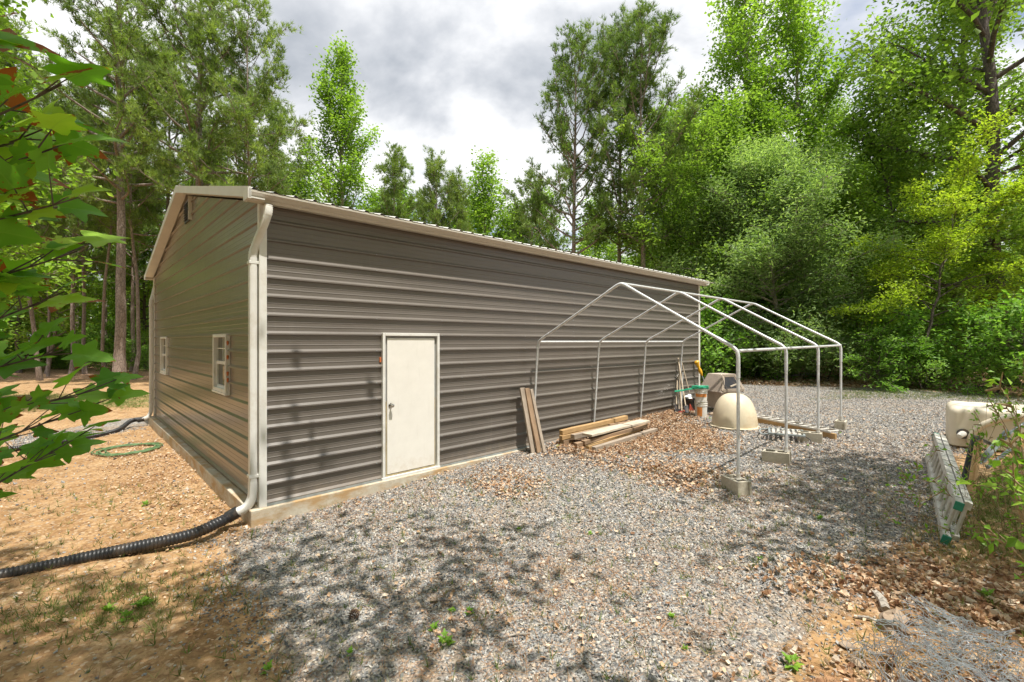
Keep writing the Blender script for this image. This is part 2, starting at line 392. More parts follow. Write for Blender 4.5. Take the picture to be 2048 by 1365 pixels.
# trims
mb = MB(); mb.bbox(-.034, .05, .001, .036, .0, WALLH); mb.bbox(-.034, 0, -.04, .001, .0, WALLH); obj('corner_trim', mb, M['white'], g, bevel=.004)
mb = MB(); mb.bbox(LEN-.06, LEN+.03, .001, .034, .0, WALLH); mb.bbox(LEN, LEN+.03, -.10, .001, .0, WALLH); obj('corner_trim', mb, M['white'], g, bevel=.004)
mb = MB(); mb.bbox(-.034, .0, -WID, -WID+.1, .0, WALLH); mb.bbox(-.034, .1, -WID-.03, -WID, .0, WALLH); obj('corner_trim', mb, M['white'], g, bevel=.004)
mb = MB(); mb.bbox(.051, D0, .001, .03, -.001, .03); mb.bbox(D1+.001, LEN-.061, .001, .03, -.001, .03); obj('base_trim', mb, M['greymetal'], g)
# roof
mb = MB(); prof = []
t = -.17
while t < LEN+.2:
    for dt, h in ((0, 0), (.02, .02), (.045, .02), (.065, 0), (.12, .0), (.126, .004), (.14, .004), (.146, 0)): prof.append((t+dt, h))
    t += PITCH
RZ = 3.665; RR = RZ+(WID/2+.24)*SL
vs = []
for tt, h in prof: vs += [B(tt, .24, RZ+h), B(tt, -WID/2, RR+h), B(tt, -WID-.24, RZ+h)]
fs = []
for i in range(len(prof)-1): fs += [(3*i, 3*i+3, 3*i+4, 3*i+1), (3*i+1, 3*i+4, 3*i+5, 3*i+2)]
mb.add(vs, fs); rf = obj('roof', mb, M['roof'], g)
mb = MB(); tl = t-PITCH
for n0, n1 in ((.2, -WID/2), (-WID-.2, -WID/2)):
    def zz(n): return RR-abs(n+WID/2)*SL
    mb.hexa([B(-.16, n0, zz(n0)-.04), B(-.16, n1, zz(n1)-.04), B(tl, n1, zz(n1)-.04), B(tl, n0, zz(n0)-.04), B(-.16, n0, zz(n0)-.01), B(-.16, n1, zz(n1)-.01), B(tl, n1, zz(n1)-.01), B(tl, n0, zz(n0)-.01)])
obj('soffit', mb, M['cream'], g)
mb = MB()
r0 = (-WID/2-.14, -WID/2+.14)
mb.add([B(-.19, r0[0], RR-.012), B(-.19, -WID/2, RR+.034), B(-.19, r0[1], RR-.012), B(tl+.02, r0[0], RR-.012), B(tl+.02, -WID/2, RR+.034), B(tl+.02, r0[1], RR-.012)], [(0, 3, 4, 1), (1, 4, 5, 2)])
obj('ridge_cap', mb, M['roof'], g)
for n0 in (.24, -WID-.24):
    for te, nm in ((-.185, 'rake_trim'), (tl+.01, 'rake_trim')):
        mb = MB(); n1 = -WID/2; z0, z1 = zz(n0), zz(n1)
        mb.hexa([B(te-.012, n0, z0-.1), B(te+.012, n0, z0-.1), B(te+.012, n1, z1-.1), B(te-.012, n1, z1-.1), B(te-.012, n0, z0+.022), B(te+.012, n0, z0+.022), B(te+.012, n1, z1+.022), B(te-.012, n1, z1+.022)])
        s = 1 if te < 0 else -1
        a, b = te+s*.013, te+s*.155
        mb.hexa([B(a, n0, z0-.1), B(b, n0, z0-.1), B(b, n1, z1-.1), B(a, n1, z1-.1), B(a, n0, z0-.085), B(b, n0, z0-.085), B(b, n1, z1-.085), B(a, n1, z1-.085)])
        obj(nm, mb, M['trimgrey'] , g)
def gutter(n_in, sg):
    mb = MB(); pr = [(.05, 3.645), (.05, 3.56), (.145, 3.555), (.165, 3.58), (.185, 3.592), (.235, 3.635), (.235, 3.66), (.215, 3.66), (.215, 3.65)]
    t0, t1 = -.2, LEN+.22; k = len(pr)
    vs = [B(t0, n_in+sg*a, z) for a, z in pr]+[B(t1, n_in+sg*a, z) for a, z in pr]
    mb.add(vs, [(i, (i+1) % k, k+(i+1) % k, k+i) for i in range(k)]+[tuple(range(k))[::-1], tuple(range(k, 2*k))])
    go = obj('gutter', mb, M['cream'], g)
    mb = MB(); mb.bbox(t0-.005, t0+.03, n_in+sg*.05, n_in+sg*.24, 3.557, 3.667); obj('end_cap', mb, M['white'], go)
gutter(0, 1); gutter(-WID, -1)
# downspouts
def flat_tube(mb, path, w, h, ridges):
    """rectangular pipe with rounded corners; ridges = set of ring indices pushed out"""
    path = [Vector(p) for p in path]; n = len(path); sh = [(1, .6), (.8, .9), (0, 1), (-.8, .9), (-1, .6), (-1, -.6), (-.8, -.9), (0, -.94), (.8, -.9), (1, -.6)]; k = len(sh); b = len(mb.v)
    wd = Vector((NX, NY, 0))
    for i, p in enumerate(path):
        d = (path[min(i+1, n-1)]-path[max(i-1, 0)]).normalized(); a = (wd-d*wd.dot(d)).normalized(); c = d.cross(a); q_ = 1.07 if i in ridges else 1
        for x, y in sh: mb.v.append(tuple(p+a*x*w/2*q_+c*y*h/2*q_))
    for i in range(n-1):
        for j in range(k): mb.f.append((b+i*k+j, b+i*k+(j+1) % k, b+(i+1)*k+(j+1) % k, b+(i+1)*k+j))
def downspout(n0, sg, end):
    mb = MB(); nn = lambda x: n0+sg*x
    up = spline([B(.03, nn(.15), 3.535), B(.02, nn(.15), 3.42), B(-.02, nn(.08), 3.25), B(-.05, nn(.0), 3.12), B(-.082, nn(-.03), 2.98), B(-.084, nn(-.035), 2.8)], 10)
    st = [B(-.084, nn(-.035), z) for z in (2.2, 1.5, .8, .34)]
    lo = spline([B(-.084, nn(-.035), .32), B(-.086, nn(-.035), .2)]+end, 10)
    pth = up+st+lo; rid = {i for i in range(len(pth)) if i % 2 and (i < 11 or 31 < i < 46 or i > 56)}
    flat_tube(mb, pth, .098, .085, rid); d = obj('downspout', mb, M['white'], g, smooth=True)
    for z in (2.86, .36):
        mb = MB(); mb.bbox(-.134, -.03, nn(-.035)-.053, nn(-.035)+.053, z, z+.035); obj('strap', mb, M['white'], d, bevel=.004)
    return pth[-1]
pend = downspout(0, 1, [B(-.1, -.04, .1), B(-.155, -.06, .015), B(-.25, -.09, -.03)])
pend2 = downspout(-WID, -1, [B(-.1, -WID+.04, .1), B(-.16, -WID+.06, .0), B(-.26, -WID+.05, -.04)])
# door
d = empty('door', (0, 0, 0), None, None); d.parent = g
dw = Vector(B(0, 0, 0))
fr = MB(); fr.bbox(D0, D0+.042, -.03, .05, .0, DT); fr.bbox(D1-.042, D1, -.03, .05, .0, DT); fr.bbox(D0+.043, D1-.043, -.03, .05, DT-.042, DT); fr.bbox(D0-.01, D1+.01, -.03, .055, -.02, .035)
obj('door_frame', fr, M['white'], d, bevel=.004)
mb = MB(); mb.bbox(D0+.043, D1-.043, -.03, .004, .036, DT-.043); obj('weather_seal', mb, M['greyseal'], d)
mb = MB(); mb.bbox(D0+.062, D0+.076, .004, .02, .04, 1.1); mb.bbox(D1-.076, D1-.062, .004, .02, .04, 1.1); mb.bbox(D0+.077, D1-.077, .004, .02, .04, .062); obj('weather_seal', mb, M['seal'], d)
mb = MB(); mb.bbox(D0+.08, D1-.08, .0045, .026, .068, DT-.075); lf = obj('door_leaf', mb, M['door'], d, bevel=.005)
mb = MB(); c = B(D0+.13, .026, 1.045); ax = Vector((NX, NY, 0))
mb.tube([c, c+ax*.008, c+ax*.009, c+ax*.035, c+ax*.036, c+ax*.05, c+ax*.068, c+ax*.072], [.033, .033, .012, .012, .02, .029, .026, .012], 16); obj('door_knob', mb, M['steel'], d, smooth=True)
mb = MB(); mb.bbox(D0-.03, D0-.004, .0, .016, 1.66, 1.73); obj('foam_sealant', mb, M['orange'], d, bevel=.005)
# windows
for (a, b) in (W1, W2):
    w = empty('window', (0, 0, 0), None, None); w.parent = g; z0, z1 = WZ; zm = (z0+z1)/2
    mb = MB()
    def gb(s0, s1, za, zb, ta, tb): mb.bbox(ta, tb, -s1, -s0, za, zb)
    gb(a, a+.05, z0, z1, -.05, .06); gb(b-.05, b, z0, z1, -.05, .06); gb(a+.051, b-.051, z0, z0+.05, -.05, .06); gb(a+.051, b-.051, z1-.045, z1, -.05, .06); gb(a-.015, b+.015, z0-.03, z0, -.06, .02)
    obj('window_frame', mb, M['white'], w, bevel=.004)
    mb = MB(); gb(a+.051, b-.051, zm-.022, zm+.022, -.012, .03); gb(a+.051, a+.085, z0+.05, zm-.023, -.006, .03); gb(b-.085, b-.051, z0+.05, zm-.023, -.006, .03); gb(a+.086, b-.086, z0+.05, z0+.085, -.006, .03); obj('sash', mb, M['white'], w)
    mb = MB(); m_ = (a+b)/2; zq = (zm+z1)/2; gb(m_-.007, m_+.007, zm+.023, z1-.046, .004, .014); gb(a+.051, m_-.008, zq-.007, zq+.007, .004, .014); gb(m_+.008, b-.051, zq-.007, zq+.007, .004, .014); obj('muntin', mb, M['white'], w)
    mb = MB(); gb(a+.051, b-.051, zm+.02, z1-.046, .018, .022); obj('pane', mb, M['glass'], w)
    mb = MB(); gb(a+.08, b-.08, z0+.08, zm-.02, .014, .018); obj('pane', mb, M['glass'], w)
    mb = MB(); gb(a+.051, b-.051, z0+.05, z1-.05, .08, .084); obj('blind', mb, M['curtain'], w)
    if a < 3:
        mb = MB(); gb(a-.06, a-.018, z0-.02, z1+.01, -.012, -.002); obj('side_channel', mb, M['alu'], w)
        for z in (1.94, 1.74, 1.51, 1.42):
            mb = MB(); c = B(-.03, -(a-.04), z); mb.lathe(c, [(.006, -.04), (.014, -.015), (.016, .01), (.009, .022)], 8); obj('foam_sealant', mb, M['orange'], w, smooth=True)
# gable vent
v = empty('gable_vent', (0, 0, 0), None, None); v.parent = g
mb = MB(); mb.bbox(-.034, -.002, -4.78, -4.2, 4.2, 4.6); obj('vent_box', mb, M['black'], v)
mb = MB()
for i in range(7): z = 4.24+i*.046; mb.hexa([B(-.06, -4.77, z), B(-.06, -4.22, z), B(-.035, -4.22, z+.02), B(-.035, -4.77, z+.02), B(-.06, -4.77, z+.008), B(-.06, -4.22, z+.008), B(-.035, -4.22, z+.028), B(-.035, -4.77, z+.028)])
obj('louvre', mb, M['darkmetal'], v)
mb = MB(); mb.bbox(-.065, -.002, -4.199, -4.18, 4.18, 4.6); obj('vent_trim', mb, M['white'], v)
for e in (d, v): e.empty_display_size = .1

# corrugated drain pipes
def corr_pipe(name, pts, r, label, sock, k=14):
    pth = spline(pts, 60); L = [0]
    for i in range(1, len(pth)): L.append(L[-1]+(pth[i]-pth[i-1]).length)
    tot = L[-1]; stp = .0085; m = int(tot/stp); out = []; j = 0
    for i in range(m+1):
        s = tot*i/m
        while j < len(L)-2 and L[j+1] < s: j += 1
        out.append(pth[j].lerp(pth[j+1], (s-L[j])/max(L[j+1]-L[j], 1e-6)))
    rs = [r*(.87 if i % 4 == 0 else (1.0 if i % 4 == 2 else .96)) for i in range(len(out))]
    e = empty(name, pts[0], label, 'drain pipe'); mb = MB(); mb.tube(out, rs, k); obj('hose', mb, M['black'], e, smooth=True)
    mb = MB(); mb.tube(sock, [r*1.12]*len(sock), k); obj('coupling', mb, M['black'], e, smooth=True)
def gp(u, v, dz): p = G(u, v); p.z += dz; return p
dirp = (pend-B(-.16, -.06, .02)).normalized()
corr_pipe('drain_pipe', [pend-dirp*.02, pend+dirp*.12, P(440, 1044, 5.22), P(380, 1070, 4.98), P(280, 1093, 4.78), P(190, 1112, 4.66), P(100, 1132, 4.52), P(0, 1152, 4.36), P(-150, 1178, 4.2)], .062, 'thick black corrugated drain pipe curving over the dirt from the near downspout', [pend-dirp*.03, pend+dirp*.09])
a = pend2; corr_pipe('drain_pipe', [a, a+Vector((-.2, -.12, -.03)), gp(230, 866, .04), gp(150, 884, .05), gp(60, 898, .05), gp(0, 908, .05), gp(-120, 925, .05)], .055, 'slimmer black drain pipe running from the far corner downspout past the dirt', [a+Vector((.03, .02, 0)), a+Vector((-.09, -.05, -.02))], 10)

# ================================================================ tent frame, blocks
TL = [4.56, 6.44, 8.31, 10.17]; TR = [4.57, 6.51, 8.38, 10.16]; NR = 3.7
fr = empty('canopy_frame', gv(*B(7.3, 1.9, 0).xy), 'bare white steel tube frame of a peaked carport canopy beside the long wall', 'canopy frame')
r = .0205
for i in range(4):
    eL = B(TL[i], .2, 1.955); eR = B(TR[i], NR, 1.845+.012*i); pk = B((TL[i]+TR[i])/2, 1.95, 2.868)
    gb_ = gv(*B(TL[i]-.03, .07, 0).xy)
    mb = MB(); j1 = eL.lerp(gb_, .22); mb.tube([gb_+Vector((0, 0, .0)), j1], r, 10); lg = obj('leg', mb, M['pipe'], fr, smooth=True)
    mb = MB(); mb.box(gb_.x-.05, gb_.x+.05, gb_.y-.05, gb_.y+.05, gb_.z, gb_.z+.008); obj('foot', mb, M['pipe'], lg)
    base = gv(eR.x, eR.y); top = base+Vector((0, 0, .225)); j2 = Vector((eR.x, eR.y, eR.z-.36))
    mb = MB(); mb.tube([base+Vector((0, 0, .16)), j2], r, 12); lg = obj('leg', mb, M['pipe'], fr, smooth=True)
    mb = MB(); mb.tube([top+Vector((0, 0, -.03)), top+Vector((0, 0, .035))], r+.007, 10); mb.box(top.x-.035, top.x+.035, top.y-.035, top.y+.035, top.z-.035, top.z-.027); obj('foot', mb, M['alu'], lg)
    for e, j in ((eL, j1), (eR, j2)):
        dr = (pk-e).normalized(); dl = (j-e).normalized()
        bend = spline([e+dl*.09, e+(dl+dr).normalized()*.022, e+dr*.09], 6)
        mb = MB(); mb.tube([j]+bend+[e+dr*.3], r+.0035, 12); obj('corner_elbow', mb, M['pipe'], fr, smooth=True)
        mb = MB(); mb.tube([e+dr*.29, pk-dr*.27], r, 12); obj('rafter', mb, M['pipe'], fr, smooth=True)
    da = (eL-pk).normalized(); db = (eR-pk).normalized()
    bend = spline([pk+da*.08, pk+(da+db).normalized()*.02, pk+db*.08], 6)
    mb = MB(); mb.tube([pk+da*.28]+bend+[pk+db*.28], r+.0035, 12); obj('peak_elbow', mb, M['pipe'], fr, smooth=True)
    if i < 3:
        eL2 = B(TL[i+1], .2, 1.955); eR2 = B(TR[i+1], NR, 1.845+.012*(i+1)); pk2 = B((TL[i+1]+TR[i+1])/2, 1.95, 2.868)
        for nm, a, b in (('eave_rail', eL, eL2), ('eave_rail', eR, eR2), ('ridge_rail', pk, pk2)):
            dz = Vector((0, 0, -.012)); mb = MB(); dd = (b-a).normalized(); mb.tube([a+dd*.02+dz, b-dd*.02+dz], r, 12); obj(nm, mb, M['pipe'], fr, smooth=True)
def block_mesh():
    mb = MB(); L, W_, H = .39, .19, .19
    mb.box(-L/2, L/2, -W_/2, -W_/2+.035, 0, H); mb.box(-L/2, L/2, W_/2-.035, W_/2, 0, H)
    for x0, x1 in ((-L/2+.012, -L/2+.045), (-.018, .018), (L/2-.045, L/2-.012)): mb.box(x0, x1, -W_/2+.0351, W_/2-.0351, 0, H-.001)
    return mb
bm0 = None
blk_l = ['pale concrete block nearest the camera under the closest canopy leg', 'concrete block turned sideways in shade under the second canopy leg from the camera', 'concrete block with its long face showing under the third canopy leg', 'small looking concrete block under the farthest canopy leg, next to the long plank end']
for i in range(4):
    p = gv(*B(TR[i], NR, 0).xy)
    yaw = [math.radians(96), math.radians(-38), math.radians(-35), math.radians(50)][i]
    off = [(.0, .13), (-.13, 0), (-.14, 0), (0, .12)][i]
    if bm0 is None: o = obj('concrete_block', block_mesh(), M['block'], bevel=.006); bm0 = o
    else: o = bm0.copy(); COL.objects.link(o)
    ca, sa = math.cos(yaw), math.sin(yaw); lx = [.1, .13, .13, -.1][i]
    o.location = p+Vector((-ca*lx, -sa*lx, -.01)); 
    if i == 0: o.location = p+Vector((.02, .09, -.015))
    if i == 3: o.location = p+Vector((-.02, -.02, -.015))
    o.rotation_euler = (math.radians((-2, 3, 1, 2)[i]), math.radians((2, -2, 0, 1)[i]), yaw)
    tag(o, blk_l[i], 'concrete block', 'concrete blocks holding the canopy legs')

# ================================================================ boards
def board(name, p0, p1, w, h, mat, label, cat, group=None, roll=0, bevel=.004):
    p0 = Vector(p0); p1 = Vector(p1); d = p1-p0; L = d.length; mb = MB()
    n = 7
    for i in range(n):   # one long prism with tiny waviness
        pass
    vs = []; fs = []
    for i in range(n):
        x = -L/2+L*i/(n-1); dy = random.uniform(-.003, .003); dz = random.uniform(-.003, .003)
        vs += [(x, -w/2+dy, -h/2+dz), (x, w/2+dy, -h/2+dz), (x, w/2+dy, h/2+dz), (x, -w/2+dy, h/2+dz)]
    for i in range(n-1):
        for j in range(4): fs.append((4*i+j, 4*i+(j+1) % 4, 4*i+4+(j+1) % 4, 4*i+4+j))
    fs += [(3, 2, 1, 0), tuple(4*(n-1)+j for j in range(4))]
    mb.add(vs, fs); o = obj(name, mb, mat, bevel=bevel)
    x = d.normalized(); y = Vector((0, 0, 1)).cross(x).normalized(); z = x.cross(y)
    R = Matrix((x, y, z)).transposed() @ Matrix.Rotation(roll, 3, 'X')
    o.matrix_world = Matrix.Translation((p0+p1)/2) @ R.to_4x4()
    return tag(o, label, cat, group)
# leaning boards by the first frame leg
for i, (dx, mt, nm, dz) in enumerate(((0, 'wood_grey', 'grey weathered board leaning on the wall, left one of the leaning three', 0), (.105, 'wood_brown', 'rough brown board leaning on the wall, middle one of the leaning three', -.01), (.2, 'wood_grey', 'narrow weathered board leaning on the wall, right one nearest the first canopy leg', -.03))):
    lo = Vector((.375+dx*.95, 8.14, 0)); lo = gv(lo.x, lo.y)+Vector((0, 0, .01)); hi = Vector((.175+dx*.85, 8.36+dx*.35, 1.12+dz))
    board('leaning_board', lo, hi, (.11, .1, .06)[i], .036, M[mt], nm, 'board', 'boards leaning against the wall', roll=0)
def bt(t, n, dz): p = gv(*B(t, n, 0).xy); p.z += dz; return p
TG = 'timbers piled by the wall'
pile = [
 ((5.02, 1.10, .045), (7.08, 1.14, .05), .09, .09, 'wood_grey', 'long grey square timber with saw cuts lying at the front of the pile'),
 ((5.0, .97, .045), (6.9, .90, .05), .085, .085, 'wood_tan', 'tan square timber lying just behind the front grey timber, only its end showing'),
 ((5.1, .80, .1), (7.0, .96, .13), .09, .07, 'wood_brown', 'brown split timber resting across the middle of the pile'),
 ((4.98, .72, .05), (5.5, .85, .05), .1, .1, 'wood_brown', 'short mossy timber stub low in the middle of the pile'),
 ((4.95, .42, .05), (6.9, .36, .05), .12, .1, 'wood_brown', 'dark timber at the bottom of the pile beside the wall'),
 ((4.92, .43, .15), (6.8, .5, .15), .08, .08, 'wood_tan', 'orange brown timber in the second layer of the pile'),
 ((5.1, .56, .17), (7.1, .66, .13), .1, .085, 'wood_grey', 'grey timber end poking out beside the flat pale board'),
 ((4.96, .40, .24), (6.95, .52, .245), .09, .085, 'wood_tan', 'golden brown timber on top of the pile nearest the wall'),
 ((5.25, .78, .215), (7.2, .83, .185), .23, .04, 'wood_pale', 'wide flat pale board lying on top of the timber pile'),
 ((6.3, .52, .19), (7.3, .62, .13), .13, .05, 'wood_brown', 'short reddish plank at the far end of the pile'),
 ((4.82, 1.02, .02), (5.05, .82, .02), .05, .025, 'wood_tan', 'thin tan stick lying on the leaves at the near end of the pile')]
for a, b, w, h, mt, lb in pile: board('timber' if h > .045 else 'plank', bt(*a), bt(*b), w, h, M[mt], lb, 'timber', TG)
# long plank with the narrow ladder on top, lying on the gravel
pa, pb = G(1480, 838), G(1672, 880)
pa.z += .05; pb.z += .05
board('long_plank', pa, pb, .05, .12, M['wood_tan'], 'long tan plank on edge lying on gravel behind the canopy legs', 'plank')
def ladder(name, o0, d, side, L, W_, nr, rail, mat, label, group=None):
    e = empty(name, o0, label, 'ladder', group); d = Vector(d).normalized(); side = Vector(side); side = (side-d*side.dot(d)).normalized(); up = d.cross(side)
    for s in (-1, 1):
        mb = MB(); a = Vector(o0)+side*s*W_/2; mb.beam(a, a+d*L, rail[0], rail[1], side.cross(d)); obj('rail', mb, mat, e, bevel=.003)
    for i in range(nr):
        x = L*(i+.6)/nr; c = Vector(o0)+d*x; mb = MB(); mb.tube([c-side*(W_/2-.01), c+side*(W_/2-.01)], .016, 8); obj('rung', mb, mat, e)
    return e
da = (pb-pa); dn = da.normalized(); up = Vector((0, 0, 1)); sd = dn.cross(up)
ladder('flat_ladder', pa+Vector((0, 0, .085))+sd*-.08, da, sd, da.length*.98, .3, 12, (.02, .035), M['alu'], 'long aluminium ladder lying flat on the plank behind the canopy legs')
# grey slatted rack
c0 = G(1572, 878); rk = empty('slatted_rack', c0, 'grey slatted metal rack lying on the gravel between the canopy legs', 'rack')
ax = Vector((.80, .60, .0)).normalized(); ay = Vector((-.6, .8, 0)).normalized(); ax = Vector((.88, -.47, 0)); ay = Vector((.47, .88, 0))
def rp(x, y, z): return c0+ax*x+ay*y+Vector((0, 0, z))
for y in (-.3, .3): mb = MB(); mb.beam(rp(-.28, y, .13), rp(.28, y, .13), .03, .03); obj('rail', mb, M['greymetal'], rk, bevel=.003)
for x in (-.28, .28): mb = MB(); mb.beam(rp(x, -.31, .13), rp(x, .31, .13), .035, .035); obj('rail', mb, M['greymetal'], rk, bevel=.003)
for i in range(6): x = -.21+i*.084; mb = MB(); mb.beam(rp(x, -.28, .142), rp(x, .28, .142), .045, .012); obj('slat', mb, M['alu'], rk)
for x in (-.3, .3):
    for y in (-.24, .24): mb = MB(); mb.tube([rp(x, y, .12), rp(x*1.25, y, .06), rp(x*1.3, y, .0)], .01, 8); obj('leg', mb, M['darkmetal'], rk)
mb = MB(); mb.tube([rp(-.42, -.28, .1), rp(-.45, 0, .11), rp(-.42, .28, .1)], .013, 8); mb.tube([rp(-.42, -.28, .1), rp(-.28, -.28, .12)], .013, 8); mb.tube([rp(-.42, .28, .1), rp(-.28, .28, .12)], .013, 8); obj('handle', mb, M['greymetal'], rk, smooth=True)

# ================================================================ dome, hopper box, buckets, tools
c = G(1469, 852); c.z -= .01
dm = empty('fibreglass_dome', c, 'large cream fibreglass dome standing rim down on the gravel', 'dome')
pr = [(.455, .02)]+[(.455*math.cos(a)**.72*(1 if a < .1 else 1), .02+.70*math.sin(a)) for a in np.linspace(.06, 1.5, 18)]+[(.001, .722)]
mb = MB(); mb.lathe(c, pr, 48, False); obj('shell', mb, M['fibre'], dm, smooth=True)
mb = MB(); mb.lathe(c, [(.44, 0), (.5, .0), (.505, .018), (.49, .028), (.455, .03)], 48, False); obj('rim', mb, M['fibre'], dm, smooth=True)

c = G(1452, 826); c = gv(*(Vector((c.x, c.y, 0))+Vector((.0, .25, 0))).xy); e = empty('plywood_hopper', c, 'weathered plywood hopper box with a square opening behind the cream dome', 'wooden box')
def fru(mb, w0, d0, z0, w1, d1, z1, yaw, c=c):
    ca, sa = math.cos(yaw), math.sin(yaw)
    def q_(x, y, z): return c+Vector((x*ca-y*sa, x*sa+y*ca, z))
    mb.hexa([q_(-w0, -d0, z0), q_(w0, -d0, z0), q_(w0, d0, z0), q_(-w0, d0, z0), q_(-w1, -d1, z1), q_(w1, -d1, z1), q_(w1, d1, z1), q_(-w1, d1, z1)]); return q_
yw = math.radians(20)
mb = MB(); fru(mb, .27, .27, .1, .27, .27, .56, yw); obj('lower_box', mb, M['ply'], e, bevel=.004)
mb = MB(); q_ = fru(mb, .39, .39, .52, .23, .23, .96, yw); up_ = obj('upper_hood', mb, M['ply'], e, bevel=.006)
mb = MB(); mb.hexa([q_(-.3, -.41, .59), q_(.3, -.41, .59), q_(.3, -.3, .59), q_(-.3, -.3, .59), q_(-.16, -.285, .9), q_(.16, -.285, .9), q_(.16, -.2, .9), q_(-.16, -.2, .9)])
f0 = lambda x, z: q_(x, -(.39-(z-.52)/.44*.16)-.004, z)
mb = MB(); mb.add([f0(-.25, .60), f0(.25, .60), f0(.15, .9), f0(-.15, .9)], [(0, 1, 2, 3)]); obj('opening', mb, M['black'], e)  # flat black sheet on the solid hood, painting the shade inside the opening
for a, b in (((-.34, .56), (-.2, .93)), ((.34, .56), (.2, .93)), ((-.33, .57), (.33, .57)), ((-.2, .925), (.2, .925))):
    mb = MB(); mb.beam(f0(*a), f0(*b), .07, .035, (f0(0, .7)-q_(0, 0, .7))); obj('frame_board', mb, M['wood_grey'], e, bevel=.003)
mb = MB(); mb.beam(f0(-.06, .66)+Vector((0, .0, 0)), f0(.2, .72), .04, .03, (0, 0, 1)); obj('inner_board', mb, M['wood_pale'], e)
mb = MB(); fru(mb, .18, .06, .75, .14, .04, .85, yw, c+Vector((-.25, -.2, 0)))
# rubble under the hopper
def rockmesh(rad, seed, sq=(1, 1, .7)):
    rn = random.Random(seed); mb = MB(); n1, n2 = 7, 10; off = Vector((rn.random()*9, rn.random()*9, rn.random()*9))
    vs = []
    for i in range(n1+1):
        th = math.pi*i/n1
        for j in range(n2):
            ph = 2*math.pi*j/n2; d = Vector((math.sin(th)*math.cos(ph), math.sin(th)*math.sin(ph), math.cos(th)))
            k = rad*(.8+.55*mnoise.noise(d*1.3+off)+.25*mnoise.noise(d*3+off)); vs.append((d.x*k*sq[0], d.y*k*sq[1], d.z*k*sq[2]))
    fs = [(i*n2+j, i*n2+(j+1) % n2, (i+1)*n2+(j+1) % n2, (i+1)*n2+j) for i in range(n1) for j in range(n2)]
    mb.add(vs, fs); return mb
rl = ['stone', ]
for i, (u, v, rr, lb) in enumerate(((1424, 832, .09, 'brown stone beside the buckets under the hopper'), (1437, 826, .11, 'flat stone under the left edge of the hopper'), (1450, 822, .1, 'dark stone hidden between hopper and dome'), (1790, 1262, .13, 'large angular brown rock beside the crumpled wire mesh'), (868, 1203, .045, 'small pinkish flat stone on the gravel'), (1872, 1128, .06, 'round tan stone below the ladder end'), (1712, 1330, .06, 'pale stone at the left edge of the wire mesh'), (1695, 1296, .05, 'pinkish stone left of the angular rock'))):
    p = G(u, v); o = obj('rock' if rr > .08 else 'stone', rockmesh(rr, 30+i, (1.1, .9, .75 if rr > .08 else .35)), M['rock']); o.location = p+Vector((0, 0, rr*.35)); o.rotation_euler = (0, 0, i*1.3); tag(o, lb, 'stone')
    if rr < .1: o.data.polygons.foreach_set('use_smooth', [True]*len(o.data.polygons))
# buckets
def bucket(z, lab, lower):
    p = G(1406, 836); p = p+Vector((0, .12, 0)); p.z = float(gz(p.x, p.y))+z; e = empty('bucket', p, lab, 'bucket', 'stacked white buckets')
    pr = [(.125, .0), (.13, .005), (.14, .27), (.148, .272), (.148, .285), (.142, .287), (.142, .315), (.15, .318), (.15, .335), (.142, .338), (.145, .365), (.152, .367), (.152, .378), (.14, .378), (.125, .02), (0.001, .015)]
    mb = MB(); mb.lathe(p, pr, 28, False); obj('pail', mb, M['bucket'], e, smooth=True)
    mb = MB(); lo, hi, a0, a1 = ((.03, .25, -2.6, -1.75) if lower else (.19, .265, -2.9, -.9))
    an = np.linspace(a0, a1, 10); vs = []
    for a in an:
        for z_ in (lo, hi): r_ = .1315+.01*z_/.27+.0025; vs.append(p+Vector((r_*math.cos(a), r_*math.sin(a), z_)))
    mb.add(vs, [(2*i, 2*i+2, 2*i+3, 2*i+1) for i in range(9)]); obj('label', mb, M['oranglabel'], e, smooth=True)
    if lower == 2:
        mb = MB()
    hp = [p+Vector((.155*math.cos(a), .155*math.sin(a), .3-.12*math.sin((a-.2)/2.8*math.pi)*.8)) for a in np.linspace(-.4-math.pi/2-.8, -math.pi/2+1.2, 12)]
    mb = MB(); mb.tube(hp, .004, 6); obj('handle', mb, M['steel'], e, smooth=True)
    return p
bucket(0, 'white bucket with a big orange patch at the bottom of the stack beside the dome', 1)
bp = bucket(.30, 'scuffed white bucket stacked on the lower one, under the green hose', 0)
# green hose on the bucket
mb = MB(); ctr = bp+Vector((0, 0, .39)); pts = []
for i in range(0, 130):
    a = i*.29; rr = .16+.03*math.sin(i*.7)+.012*math.sin(i*.13); pts.append(ctr+Vector((rr*math.cos(a)-.02, rr*.9*math.sin(a), .012*(i/29)+.01*math.sin(a*.7))))
mb.tube(pts, .011, 6); e2 = [pts[0], ctr+Vector((-.25, -.05, -.02)), ctr+Vector((-.42, .0, -.06)), ctr+Vector((-.62, .03, -.09))]
mb.tube(spline(e2, 8), .012, 6); mb.tube([x+Vector((.02, .05, .015)) for x in spline(e2, 8)], .012, 6)
o = obj('green_hose', mb, M['green'], None, True, origin=ctr); tag(o, 'bright green hose coiled on top of the stacked buckets', 'hose')
